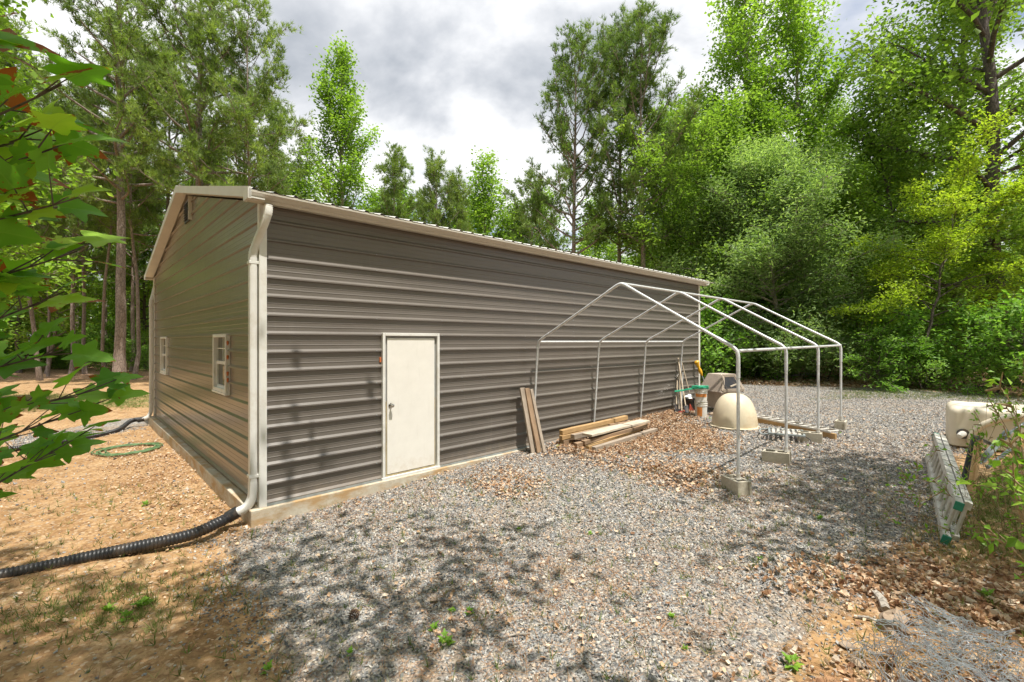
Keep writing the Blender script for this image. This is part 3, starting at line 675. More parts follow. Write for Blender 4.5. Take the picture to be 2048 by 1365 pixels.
# long handled tools leaning
def tool(name, u0, v0, tt, nn, zt, r, mat, head, label):
    p0 = G(u0, v0); top = B(tt, nn, zt); e = empty(name, p0, label, 'tool', 'long tools leaning against the wall'); d_ = (top-p0).normalized()
    mb = MB(); mb.tube([p0+d_*(.25 if head == 'shovel' else .08), p0.lerp(top, .5)+Vector((0, 0, -.004)), top], r, 8); obj('handle', mb, M[mat], e, smooth=True)
    sd_ = Vector((TX, TY, 0)); mb = MB()
    if head == 'rake':
        mb.beam(p0+d_*.07-sd_*.17, p0+d_*.07+sd_*.17, .02, .02)
        for i in range(12): a_ = p0+d_*.07+sd_*(-.165+i*.03); mb.tube([a_, a_+Vector((NX*.06, NY*.06, -.05))], .004, 5)
        obj('rake_head', mb, M['redtool'], e)
    elif head == 'shovel':
        vs = []; 
        for i, (w_, l_) in enumerate(((.03, .3), (.1, .26), (.105, .1), (.07, .03), (.01, 0))):
            for k_, s_ in enumerate((-1, -.5, 0, .5, 1)): vs.append(p0+d_*l_+sd_*w_*s_+Vector((NX, NY, 0))*(.03*(abs(s_)-.5)))
        fs = [(i*5+j, i*5+j+1, (i+1)*5+j+1, (i+1)*5+j) for i in range(4) for j in range(4)]; mb.add(vs, fs); o_ = obj('blade', mb, M['darkmetal'], e, smooth=True)
        m_ = o_.modifiers.new('t', 'SOLIDIFY'); m_.thickness = .004
    elif head == 'hoe':
        mb.box(p0.x-.08, p0.x+.08, p0.y-.01, p0.y, p0.z, p0.z+.11); mb.tube([p0+Vector((0, 0, .1)), p0+d_*.1], .008, 6); obj('blade', mb, M['darkmetal'], e)
    elif head == 'leafrake':
        for i in range(15): a_ = p0+d_*.38; b_ = p0+sd_*(-.25+i*.036)+Vector((0, 0, .02)); mb.tube([a_, a_.lerp(b_, .5), b_, b_+Vector((NX*.03, NY*.03, -.02))], .0045, 5)
        mb.beam(p0+d_*.16-sd_*.15, p0+d_*.16+sd_*.15, .01, .01); obj('tines', mb, M['redtool'], e)
    return e
tool('shovel', 1352, 826, 10.22, .03, .98, .02, 'handle', 'shovel', 'shortest pale handled shovel at the left end of the leaning tools')
tool('hoe', 1358, 827, 10.36, .03, 1.32, .014, 'handle', 'hoe', 'pale handled hoe second from left among the leaning tools')
tool('garden_rake', 1364, 828, 10.25, .03, 1.50, .016, 'handle', 'rake', 'garden rake with weathered handle leaning left at the tallest point')
tool('steel_bar', 1362, 828, 10.52, .03, 1.1, .014, 'steel', 'none', 'thin steel bar among the leaning wooden handles')
tool('spade', 1374, 830, 10.2, .06, 1.47, .016, 'handle', 'shovel', 'brown handled spade crossing in front of the other tools')
tool('leaf_rake', 1388, 822, 10.3, .1, 1.42, .014, 'handle', 'leafrake', 'fan leaf rake with red tines crossing the others at a slant')
# yellow-handled tool in the far corner
p0 = B(11.5, .45, 0); p0 = gv(p0.x, p0.y); tp = B(11.22, .08, 1.4); e = empty('string_trimmer', p0, 'tool with bright yellow handle leaning at the far end of the wall', 'trimmer')
dd = (tp-p0); mb = MB(); mb.tube([p0, p0+dd*.72], .016, 8); obj('shaft', mb, M['greymetal'], e, smooth=True)
mb = MB(); mb.tube([p0+dd*.66, p0+dd*.72, p0+dd*.78, p0+dd*.84, p0+dd*.9, p0+dd*.97, p0+dd*1.0], [.02, .045, .055, .035, .05, .075, .05], 10); obj('handle', mb, M['yellow'], e, smooth=True)
mb = MB(); mb.beam(p0+Vector((-.12, 0, .06)), p0+Vector((.12, 0, .06)), .12, .06); obj('head', mb, M['darkmetal'], e, bevel=.01)
# dark tub and white bag behind the buckets
p0 = G(1392, 826)+Vector((.0, .45, 0)); p0 = gv(p0.x, p0.y)
mb = MB(); mb.lathe(p0, [(.14, 0), (.18, .28), (.195, .285), (.195, .3), (.175, .3), (.135, .02), (.001, .02)], 20, False); o = obj('plastic_tub', mb, M['black'], None, True, origin=p0); tag(o, 'black plastic tub between the leaning tools and the buckets', 'tub')
mb2 = rockmesh(.15, 77, (1.1, .9, .6)); o = obj('plastic_bag', mb2, M['white_thin'], smooth=True); o.location = p0+Vector((-.02, -.02, .34)); tag(o, 'crumpled white plastic bag lying on the black tub', 'bag')

# ================================================================ right side junk: ladder, tank, bed irons
e0 = Vector((4.22, 4.55, 0)); e1 = Vector((6.55, 7.35, 0)); n_ = e1-e0
dl = n_.normalized(); Ln = n_.length
g0 = gv(e0.x, e0.y); g1 = gv(e1.x, e1.y)
tilt = Vector((.30, -.05, 0))
ex = empty('extension_ladder', g0, 'dirty aluminium extension ladder with green end caps lying on its edge in the weeds', 'ladder')
up3 = Vector((.22, -.12, .92)).normalized(); out3 = dl.cross(up3)
for k, off in enumerate((0, .075)):
    sh = .0 if k == 0 else .12
    for s, h in ((0, .045), (1, .40)):
        a = g0+up3*h+out3*off+dl*sh; b = g1+up3*h+out3*off-dl*.0; b.z = a.z+(g1.z-g0.z)
        mb = MB(); mb.beam(a, b, .062, .075, up3); rl_ = obj('rail', mb, M['alu'], ex, bevel=.004)
        mb = MB()
        for q2 in range(11):
            c_ = a.lerp(b, (q2+.5)/11)+up3*.0385; mb.beam(c_-out3*.028, c_+out3*.028+dl*.012, .010, .003, up3)
        obj('slot', mb, M['darkmetal'], rl_)
        if k == 0:
            for c_, d3 in ((a, -dl), (b, dl)):
                mb = MB(); mb.beam(c_+d3*.002, c_+d3*.03, .068, .082, up3); obj('end_cap', mb, M['capgreen'], rl_, bevel=.004)
    for q2 in range(11):
        c_ = g0.lerp(g1, (q2+.5)/11)+out3*off; mb = MB(); mb.tube([c_+up3*.083, c_+up3*.362], .017, 8); obj('rung', mb, M['alu'], ex, smooth=True)
# cream tank
def rbox(c, L, W_, H, yaw, r=.09, seg=6):
    mb = MB(); ca, sa = math.cos(yaw), math.sin(yaw)
    pts = []
    for (cx, cy, a0) in ((L/2-r, W_/2-r, 0), (-L/2+r, W_/2-r, 90), (-L/2+r, -W_/2+r, 180), (L/2-r, -W_/2+r, 270)):
        for i in range(seg+1): a = math.radians(a0+90*i/seg); pts.append((cx, cy, math.cos(a), math.sin(a)))
    lv = [(0, r*.6)]+[(r-r*math.cos(a), r-r*math.sin(a)) for a in []]+[(.0, 0)]
    rings = [(0, .04), (.03, 0), (H-r, 0)]+[(H-r+r*math.sin(a), r-r*math.cos(a)) for a in np.linspace(.25, math.pi/2, 6)]
    k = len(pts)
    for z, ins in rings:
        for cx, cy, nx, ny in pts:
            x = cx+nx*(r-ins); y = cy+ny*(r-ins); mb.v.append((c.x+x*ca-y*sa, c.y+x*sa+y*ca, c.z+z))
    for i in range(len(rings)-1):
        for j in range(k): mb.f.append((i*k+j, i*k+(j+1) % k, (i+1)*k+(j+1) % k, (i+1)*k+j))
    mb.f.append(tuple(range(k))[::-1]); mb.f.append(tuple(range((len(rings)-1)*k, len(rings)*k)))
    return mb
tc = gv(8.70, 7.78); tk = empty('water_tank', tc, 'cream plastic tank with moulded shoulders and a white spout behind the ladder', 'tank')
TR_ = lambda v_: Vector((v_[0]*math.cos(-.70)-v_[1]*math.sin(-.70), v_[0]*math.sin(-.70)+v_[1]*math.cos(-.70), v_[2]))+tc
def tkp(nm, mb, mt):
    mb.v = [tuple(TR_(v_)) for v_ in mb.v]; return obj(nm, mb, M[mt], tk, smooth=True)
tkp('tank_body', rbox(Vector((0, 0, 0)), 2.1, 1.1, .70, 0, .12), 'tank')
mb = MB(); mb.tube([(.12+.93*math.cos(a), -.545+.0*math.cos(a), .02+.62*math.sin(a)**.8) for a in np.linspace(math.pi*.98, .02, 22)], .05, 10); tkp('moulded_arch', mb, 'tank')
mb = MB(); mb.lathe(Vector((.5, 0, .69)), [(.2, 0), (.2, .05), (.16, .06), (.001, .062)], 24, False); tkp('lid', mb, 'tank')
sp = Vector((-.88, -.56, .24)); mb = MB(); mb.tube([sp+Vector((0, .06, 0)), sp+Vector((0, -.01, 0))], .085, 18); tkp('bung', mb, 'darkmetal')
mb = MB(); mb.tube([sp, sp+Vector((-.02, -.08, 0)), sp+Vector((-.06, -.15, -.03))], [.05, .05, .04], 14); tkp('spout', mb, 'white')
# angle irons and pipes leaning in the weeds
ji = 'metal bars dumped in front of the tank'
def iron(nm, a, b, w, mt, lb, fl=.0):
    e = MB(); a = P(*a); b = P(*b); e.beam(a, b, w, .012, (0, -1, .3)); e.beam(a+Vector((w/2, -.02, 0)), b+Vector((w/2, -.02, 0)), .006, w*.8, (0, -1, .3)); o = obj(nm, e, M[mt], None, origin=a, bevel=.002); tag(o, lb, 'metal bar', ji)
iron('angle_iron', (1926, 960, 6.0), (1948, 872, 6.2), .055, 'darkmetal', 'black slotted angle iron standing steeply beside the ladder')
iron('angle_iron', (1936, 1000, 5.6), (1955, 880, 6.2), .06, 'wood_tan', 'tan painted angle iron just right of the black one')
iron('angle_iron', (1948, 873, 6.2), (1992, 893, 6.3), .045, 'greymetal', 'short grey angle iron lying across the top of the upright ones')
iron('angle_iron', (1958, 925, 6.1), (2016, 862, 6.3), .07, 'greymetal', 'wide grey angle iron leaning to the right in front of the tank')
iron('angle_iron', (1990, 955, 6.0), (2050, 880, 6.4), .07, 'wood_tan', 'rusty tan angle iron at the right edge of the junk')
def rod(nm, pts, r_, mt, lb, cat='pipe'):
    e = MB(); q3 = [P(*p) for p in pts]; e.tube(q3, r_, 8); o = obj(nm, e, M[mt], None, True, origin=q3[0]); tag(o, lb, cat, ji)
rod('metal_pipe', [(2006, 874, 6.2), (2062, 838, 6.5)], .014, 'greymetal', 'thin grey pipe pointing up to the right over the tank')
rod('metal_pipe', [(1975, 935, 5.8), (2020, 900, 6.1)], .022, 'greymetal', 'thick grey pipe with a round end low in the junk')
rod('metal_pipe', [(2008, 872, 6.3), (2036, 886, 6.2)], .012, 'darkmetal', 'short dark pipe joined to the end of the grey angle iron')
# far left: green hose coil, sticks, logs
c = G(258, 902); mb = MB(); pts = []
for i in range(150):
    a = i*.22; rr = .52+.06*math.sin(i*.37)+.04*math.sin(i*.11); pts.append(gv(c.x+rr*math.cos(a)+.05*math.sin(i*.05), c.y+rr*.75*math.sin(a))+Vector((0, 0, .02+.02*abs(math.sin(i*.9)))))
mb.tube(pts, .013, 6); o = obj('garden_hose', mb, M['hosegreen'], None, True, origin=c); tag(o, 'thin faded green garden hose coiled on the bare dirt near the gable wall', 'hose')
lg = [((1425, 752), (1478, 748), .06, 'long pale log lying on the brown bank left of the others'), ((1436, 757), (1560, 742), .05, 'thin pale branch stretched along the brown bank'), ((1495, 752), (1560, 764), .045, 'tan branch slanting down the bank toward the gravel'), ((1400, 765), (1440, 772), .05, 'short branch on the bank just past the garage corner'), ((1570, 757), (1640, 750), .06, 'grey log under the shrubs behind the canopy legs')]
for i, (a, b, rr, lb) in enumerate(lg):
    a = G(*a)+Vector((0, 0, rr)); b = G(*b)+Vector((0, 0, rr)); m_ = a.lerp(b, .5)+Vector((.1, .1, .05))
    mb = MB(); mb.tube(spline([a, m_, b], 5), rr, 7); o = obj('fallen_branch', mb, M['bark_pale'], None, True, origin=a); tag(o, lb, 'branch', 'fallen branches on the bank')
for a, b, rr, lb in (((1752, 1195), (1772, 1228), .03, 'split grey bark piece just above the angular rock'), ((1708, 1236), (1760, 1248), .012, 'thin grey twig lying left of the angular rock'), ((1000, 1278), (1060, 1270), .008, 'small bent twig on the near gravel')):
    a = G(*a)+Vector((0, 0, rr)); b = G(*b)+Vector((0, 0, rr)); mb = MB(); mb.tube([a, a.lerp(b, .5)+Vector((.01, 0, .01)), b], rr, 6); o = obj('twig' if rr < .02 else 'bark_piece', mb, M['bark_pale'], None, origin=a); tag(o, lb, 'twig')

# ================================================================ vegetation
def rvec(n): v = RNG.normal(size=(n, 3)); return v/np.linalg.norm(v, axis=1, keepdims=True)
def leaf_arrays(c, size, up=.8, tone=None, aspect=.55):
    """one folded four-point leaf at every centre"""
    n = len(c); a = rvec(n); a[:, 2] *= .5; a /= np.linalg.norm(a, axis=1, keepdims=True)
    nn = rvec(n); nn[:, 2] = np.abs(nn[:, 2])+up; s = np.cross(a, nn); s /= np.linalg.norm(s, axis=1, keepdims=True)+1e-9
    u = np.cross(s, a); sz = size*RNG.uniform(.65, 1.25, (n, 1))
    V = np.stack([c-a*sz*.5, c+s*sz*aspect*.5+u*sz*.1, c+a*sz*.5, c-s*sz*aspect*.5+u*sz*.1], 1).reshape(-1, 3)
    Fc = np.arange(4*n).reshape(n, 4)
    if tone is None: tone = RNG.random(n)
    return V, Fc, np.repeat(tone, 4)
def tuft_arrays(c, d, L, w, k, tone=None):
    n = len(c); cc = np.repeat(c, k, 0); dd = np.repeat(d, k, 0)+RNG.normal(size=(n*k, 3))*.62
    dd /= np.linalg.norm(dd, axis=1, keepdims=True); s = np.cross(dd, rvec(n*k)); s /= np.linalg.norm(s, axis=1, keepdims=True)
    LL = L*RNG.uniform(.6, 1.1, (n*k, 1))
    V = np.stack([cc+dd*LL*.1-s*w*.5, cc+dd*LL*.1+s*w*.5, cc+dd*LL], 1).reshape(-1, 3)
    if tone is None: tone = RNG.random(n)
    return V, np.arange(3*n*k).reshape(-1, 3), np.repeat(np.repeat(np.clip(tone+0*tone, 0, 1), k), 3)
def tube_arrays(paths, k=6):
    Vs = []; Fs = []; b = 0
    for pts, rs in paths:
        p = np.asarray(pts, float); n = len(p); kk = k if rs[0] > .04 else 4
        d = np.gradient(p, axis=0); d /= np.linalg.norm(d, axis=1, keepdims=True)+1e-9
        ref = np.array([.31, .2, .1]) if abs(d[0][2]) > .8 else np.array([0, 0, 1.])
        a = np.cross(d, ref); a /= np.linalg.norm(a, axis=1, keepdims=True)+1e-9; c = np.cross(d, a)
        th = np.arange(kk)*2*np.pi/kk
        ring = p[:, None, :]+(a[:, None, :]*np.cos(th)[None, :, None]+c[:, None, :]*np.sin(th)[None, :, None])*np.asarray(rs)[:, None, None]
        Vs.append(ring.reshape(-1, 3)); i = np.arange(n-1)[:, None]*kk; j = np.arange(kk)[None, :]
        Fs.append(np.stack([b+i+j, b+i+(j+1) % kk, b+i+kk+(j+1) % kk, b+i+kk+j], -1).reshape(-1, 4)); b += n*kk
    return np.concatenate(Vs), np.concatenate(Fs)
def curve_pts(p0, d, L, n, lift, wob, rng):
    pts = [np.array(p0, float)]; d = np.array(d, float)
    for i in range(n):
        d = d+np.array([rng.normal()*wob, rng.normal()*wob, lift+rng.normal()*wob*.6]); d /= np.linalg.norm(d); pts.append(pts[-1]+d*L/n)
    return np.array(pts), d
def make_tree(kind, seed):
    """returns (wood mesh arrays, leaf arrays) for a tree standing at the origin"""
    rng = np.random.default_rng(seed); K = dict(kind); H = K['H']; hb = K['hb']; R = K['R']; tr = K['tr']
    paths = []; nseg = 14; zz = np.linspace(0, H, nseg); wob = np.cumsum(rng.normal(size=(nseg, 2))*K.get('lean', .05), 0)
    trunk = np.stack([wob[:, 0], wob[:, 1], zz], 1); trunk[0, :2] = 0; rad = tr*(1-zz/H*.93)**.85; rad[0] *= 1.35
    paths.append((trunk, rad)); cen = []; dirs = []; tone = []
    nl = K['nl']; az = rng.random()*6
    for i in range(nl):
        f = ((i+.5+rng.uniform(-.4, .4))/nl); f = f**K.get('dist', 1.); z = hb+(H*.985-hb)*f; az += 2.4+rng.normal()*.35
        p0 = np.array([np.interp(z, zz, trunk[:, 0]), np.interp(z, zz, trunk[:, 1]), z])
        L = R*K['shape'](f)*rng.uniform(.65, 1.15)+.15; pit = K['pitch'][0]+(K['pitch'][1]-K['pitch'][0])*f+rng.normal()*.12
        d = [math.cos(az)*math.cos(pit), math.sin(az)*math.cos(pit), math.sin(pit)]
        pts, dl_ = curve_pts(p0, d, L, 6, K['lift'], .1, rng); r0 = min(np.interp(z, zz, rad)*.6, .012+.022*L)
        paths.append((pts, np.linspace(r0, .008, 7)))
        ns = max(2, int(K['ns']*L))
        lt = rng.random()
        for j in range(ns):
            q = rng.uniform(K.get('inner', .25), 1.); k = q*6; i0 = min(int(k), 5); b0 = pts[i0]+(pts[i0+1]-pts[i0])*(k-i0); ld = pts[i0+1]-pts[i0]; ld /= np.linalg.norm(ld)
            sd = ld*.6+rng.normal(size=3)*.7; sd[2] += K['lift']*2; sd /= np.linalg.norm(sd); sl = K['tw']*rng.uniform(.5, 1.2)*(1.25-q*.6)
            tp, td = curve_pts(b0, sd, sl, 3, K['lift'], .15, rng)
            if K.get('twigs', True): paths.append((tp, np.linspace(.011, .004, 4)))
            m = K['per']; w = rng.uniform(.15, 1., m); ti = w*3; t0 = np.minimum(ti.astype(int), 2)
            base = tp[t0]+(tp[t0+1]-tp[t0])*(ti-t0)[:, None]
            cen.append(base+rng.normal(size=(m, 3))*K['spread']*np.array([1, 1, K.get('flat', 1.)])); dirs.append(np.repeat(td[None], m, 0)+np.array([0, 0, .35]))
            tone.append(np.clip(lt*.3+rng.random()*.25+rng.random(m)*.5, 0, 1))
    cen = np.concatenate(cen); dirs = np.concatenate(dirs); tone = np.concatenate(tone)
    W = tube_arrays(paths, K.get('sides', 8))
    return W, cen, dirs, tone
PROTO = {}
def proto(key, kind, seed, bark, leaf):
    W, cen, dirs, tone = make_tree(kind, seed)
    wm = npmesh('trunk', W[0], [W[1]], M[bark], smooth=True)
    if kind.get('needle'): V, Fc, tn = tuft_arrays(cen, dirs, kind['leaf'], kind['nw'], kind['nk'], tone)
    else: V, Fc, tn = leaf_arrays(cen, kind['leaf'], kind.get('up', .4), tone, kind.get('asp', .6))
    lm = npmesh('crown', V, [Fc], M[leaf], {'tone': tn})
    cm = None
    if kind.get('cones'):
        ii = RNG.choice(len(cen), kind['cones']); oc = cen[ii]; s = .035; o6 = np.array([[s, 0, 0], [0, s, 0], [-s, 0, 0], [0, -s, 0], [0, 0, 1.5*s], [0, 0, -1.5*s]])
        Vc = (oc[:, None]+o6[None]).reshape(-1, 3); fb = np.array([[0, 1, 4], [1, 2, 4], [2, 3, 4], [3, 0, 4], [1, 0, 5], [2, 1, 5], [3, 2, 5], [0, 3, 5]])
        cm = npmesh('pine_cones', Vc, [(np.arange(len(oc))[:, None, None]*6+fb[None]).reshape(-1, 3)], M['cone'])
    PROTO[key] = (wm, lm, cm)
round_ = lambda f: math.sin(math.pi*min(max(f*.86+.12, 0), 1))**.6
cone_ = lambda f: (1-f)**.7*.9+.12
colum = lambda f: math.sin(math.pi*min(f*.85+.15, 1))**.45*(1-.35*f)
pine_ = lambda f: (math.sin(math.pi*min(f*.72+.26, 1))**.8)
base = dict(sides=8, lift=.05)
proto('pineA', dict(H=21, hb=8.5, R=3.8, tr=.25, nl=54, shape=pine_, pitch=(.1, .95), lift=.09, ns=4.6, tw=1.0, per=9, spread=.09, leaf=.3, nw=.028, nk=9, needle=1, inner=.3, lean=.05, cones=150), 1, 'bark_pine', 'leaf_pine')
proto('pineB', dict(H=18.5, hb=6.5, R=4.0, tr=.155, nl=48, shape=lambda f: pine_(f)*(1.0 if f > .3 else .8), pitch=(.15, 1.1), lift=.1, ns=4.1, tw=.85, per=9, spread=.09, leaf=.3, nw=.028, nk=9, needle=1, inner=.3, lean=.04, cones=420), 2, 'bark_pine', 'leaf_pine2')
proto('pineC', dict(H=13, hb=2.5, R=3.3, tr=.11, nl=60, shape=cone_, pitch=(.15, 1.0), lift=.13, ns=5.5, tw=.6, per=9, spread=.08, leaf=.28, nw=.026, nk=8, needle=1, inner=.25, lean=.03), 3, 'bark_pine', 'leaf_pine')
proto('pineD', dict(H=20, hb=8.5, R=3.4, tr=.12, nl=48, shape=pine_, pitch=(-.05, .9), lift=.1, ns=4.6, tw=1.0, per=9, spread=.09, leaf=.3, nw=.028, nk=9, needle=1, inner=.3, lean=.09, cones=100), 14, 'bark_pine', 'leaf_pine')
proto('poplar', dict(H=20, hb=4, R=3.6, tr=.17, nl=54, shape=colum, pitch=(.5, 1.2), lift=.07, ns=5.2, tw=.9, per=30, spread=.24, leaf=.2, lean=.04), 4, 'bark_pale', 'leaf_bright')
proto('poplarB', dict(H=23, hb=5, R=3.9, tr=.2, nl=46, shape=round_, pitch=(.6, 1.2), lift=.07, ns=4.6, tw=1.1, per=32, spread=.28, leaf=.21, lean=.07), 5, 'bark_pale', 'leaf_bright')
proto('maple', dict(H=22, hb=3.2, R=5.6, tr=.3, nl=42, shape=round_, pitch=(.1, 1.1), lift=.03, ns=4.6, tw=1.2, per=38, spread=.32, leaf=.2, lean=.08), 6, 'bark_dark', 'leaf_mid')
proto('woods', dict(H=17, hb=2.2, R=4.0, tr=.15, nl=40, shape=round_, pitch=(.15, 1.1), lift=.04, ns=4.4, tw=1.1, per=28, spread=.34, leaf=.24, lean=.1), 7, 'bark_dark', 'leaf_mid')
proto('shade', dict(H=16, hb=6, R=5.6, tr=.2, nl=34, shape=round_, pitch=(.1, 1.0), lift=.03, ns=2.6, tw=1.5, per=22, spread=.5, leaf=.24, lean=.05), 27, 'bark_dark', 'leaf_mid')
proto('woodsB', dict(H=15, hb=2., R=3.4, tr=.12, nl=36, shape=colum, pitch=(.3, 1.1), lift=.04, ns=4.6, tw=1.0, per=30, spread=.32, leaf=.23, lean=.12), 8, 'bark_pine', 'leaf_bright')
proto('willowoak', dict(H=9.4, hb=.8, R=4.5, tr=.14, nl=86, shape=lambda f: round_(f)*(1.0), pitch=(-.05, 1.0), lift=.0, ns=7, tw=1.0, per=48, spread=.3, leaf=.18, asp=.32, lean=.06), 9, 'bark_pale', 'leaf_grey')
proto('locust', dict(H=6.4, hb=2.2, R=2.8, tr=.07, nl=20, shape=lambda f: .85+.15*f, pitch=(.35, .8), lift=-.03, ns=7, tw=.8, per=60, spread=.2, flat=.3, leaf=.12, asp=.45, up=1.6, lean=.14, inner=.4), 10, 'bark_dark', 'leaf_yellow')
proto('mimosa', dict(H=5.2, hb=.9, R=3.0, tr=.06, nl=20, shape=lambda f: .95, pitch=(.2, .75), lift=-.03, ns=6, tw=.8, per=55, spread=.2, flat=.3, leaf=.13, asp=.4, up=1.6, lean=.14, inner=.4), 11, 'bark_dark', 'leaf_mid')
proto('shrubA', dict(H=2.3, hb=.15, R=1.3, tr=.03, nl=20, shape=round_, pitch=(.2, 1.1), lift=.0, ns=8, tw=.4, per=18, spread=.13, leaf=.13, lean=.03), 12, 'bark_dark', 'leaf_shrub')
proto('shrubB', dict(H=1.9, hb=.1, R=1.5, tr=.03, nl=18, shape=lambda f: 1-.4*f, pitch=(.35, .9), lift=-.08, ns=8, tw=.5, per=26, spread=.13, flat=.35, leaf=.11, asp=.38, up=1.5, lean=.03), 13, 'bark_dark', 'leaf_shrub')
proto('sapling', dict(H=1.25, hb=.25, R=.55, tr=.009, nl=11, shape=lambda f: 1-.3*f, pitch=(.2, .9), lift=.0, ns=7, tw=.2, per=4, spread=.045, leaf=.095, asp=.62, up=1.4, lean=.03), 15, 'stem', 'weed')
def plant(kind, name, x, y, s=1., rot=0, label='', cat='tree', group=None, sz=None, lean=(0, 0), dz=-.05):
    wm, lm, cm = PROTO[kind]; r = empty(name, (x, y, float(gz(x, y))+dz), label, cat, group)
    r.rotation_euler = (lean[0], lean[1], rot); r.scale = (s, s, sz or s)
    tw = nobj('trunk' if cat == 'tree' else 'stem', wm, r); cr = nobj('crown' if cat == 'tree' else 'foliage', lm, r)
    if cm: nobj('pine_cones', cm, cr)['kind'] = 'stuff'
    return r
def at(u, d): return ((u-1024)/F*d, d)
H_ = lambda lb, k, nm, u, d, s=1, rot=0, **kw: plant(k, nm, *at(u, d), s, rot, lb, **kw)
# left woods, pines
H_('tallest pine with a thick pale straight trunk standing left of the garage', 'pineA', 'pine_tree', 238, 23.5, 1.06, .5)
H_('tall pine with twin dark limbs rising behind the left half of the garage roof', 'pineA', 'pine_tree', 402, 23, 1.0, 2.4)
H_('slim tall pine rising behind the garage roof, right of the thick one', 'pineD', 'pine_tree', 487, 22.5, .95, 1.1)
H_('dark pine trunk close behind the thick pale pine', 'pineD', 'pine_tree', 268, 27, .9, 3.3, sz=1)
H_('leaning pale pine at the left edge behind the big maple leaves', 'pineB', 'pine_tree', 80, 26, .72, 1.0, sz=1.05, lean=(0, -.10))
H_('thin pale pine standing upright between the leaning one and the thick one', 'pineD', 'pine_tree', 96, 29, .62, 4.1, sz=.95)
H_('slender dark pine left of the thick pale pine', 'pineB', 'pine_tree', 170, 31, .75, 5, sz=1.05)
H_('crooked brown pine just left of the thick pale trunk', 'pineD', 'pine_tree', 212, 28, .78, .2, sz=.95, lean=(.03, .03))
H_('pine whose crown fills the sky above the left gable corner', 'pineB', 'pine_tree', 330, 30, 1.15, 2)
H_('pine at the far left whose top shows over the maple leaves', 'pineA', 'pine_tree', -20, 24, .95, 2.9)
H_('background pine seen in the gap right of the twin limbed pine', 'pineD', 'pine_tree', 560, 33, .95, 3.9)
# centre
H_('bright green tulip poplar with a narrow crown over the middle of the roof', 'poplar', 'poplar_tree', 690, 27.5, .96, .4)
H_('small pine with an open spiky top right of the tulip poplar', 'pineC', 'pine_tree', 788, 27, 1.02, .7)
H_('young bushy pine, left one of the pair over the roof centre', 'pineC', 'pine_tree', 872, 26, .96, 2.5)
H_('young bushy pine, right one of the pair over the roof centre', 'pineC', 'pine_tree', 915, 27, .9, 4.)
H_('small vivid green leafy tree just left of the three big pines', 'woodsB', 'leafy_tree', 990, 29, .88, 1)
H_('left one of the three big dark pines, with long limbs reaching left', 'pineB', 'pine_tree', 1143, 24, .95, .3)
H_('middle one of the three big dark pines', 'pineB', 'pine_tree', 1238, 24.5, 1.0, 1.9)
H_('right one of the three big dark pines, with the roundest crown', 'pineB', 'pine_tree', 1290, 23, .97, 4.1)
H_('low spreading pine boughs over the roof left of the big three', 'pineD', 'pine_tree', 1062, 28, .62, 2)
H_('small mimosa with pinkish top at the foot of the three big pines', 'mimosa', 'mimosa_tree', 1300, 24, 1.72, 1)
H_('orange tinged leafy tree right of the three big pines', 'woods', 'leafy_tree', 1385, 30, 1.0, 4.4)
for i, (u_, d_, k_, s_) in enumerate(((575, 33, 'woodsB', .95), (625, 35, 'woodsB', 1.), (735, 30, 'woodsB', .76), (760, 34, 'woodsB', .86), (820, 31, 'woodsB', .74), (850, 35, 'pineC', 1.), (935, 32, 'woodsB', .8), (968, 34, 'pineC', .95), (1015, 32, 'woods', .66), (1045, 31, 'pineC', .86), (1090, 33, 'woods', .74), (1190, 32, 'woodsB', .76), (1340, 31, 'woodsB', .8), (690, 36, 'pineC', 1.0), (800, 37, 'woods', .8), (900, 37, 'woodsB', .9))):
    H_('low leafy tree filling the treeline above the garage roof', k_, 'leafy_tree', u_, d_, s_, i*1.9, group='low leafy trees above the roof line')
# right
H_('tall tulip poplar with pale trunk right of the big pines', 'poplarB', 'poplar_tree', 1487, 26, 1.0, .4)
H_('tall leaning poplar with an airy crown beside the sky gap', 'poplarB', 'poplar_tree', 1625, 26.5, 1.0, 3.1, lean=(0, .05))
H_('huge dark trunked maple filling the upper right corner', 'maple', 'maple_tree', 2010, 18.5, 1.06, 1.2)
H_('large maple just behind the corner maple', 'maple', 'maple_tree', 1905, 24, .98, 3.0)
H_('soft grey green willow oak with drooping fine leaves behind the canopy frame', 'willowoak', 'willow_oak', 1560, 21, 1.0, .2)
H_('yellow green locust with layered feathery boughs right of the willow oak', 'locust', 'locust_tree', 1845, 17, 1.0, 2.2)
H_('small feathery mimosa leaning in from the right edge', 'mimosa', 'mimosa_tree', 2045, 16.8, 1.0, .9)
H_('pale trunked sapling between the willow oak and the locust', 'woodsB', 'leafy_tree', 1715, 21, .62, .9)
H_('dark slim tree directly behind the willow oak', 'woods', 'leafy_tree', 1500, 25, .82, .9)
H_('dark bushy tree beside the far garage corner', 'woods', 'leafy_tree', 1432, 23, .78, 2.9)
H_('mid green tree behind the locust', 'woods', 'leafy_tree', 1790, 22, .8, 5)
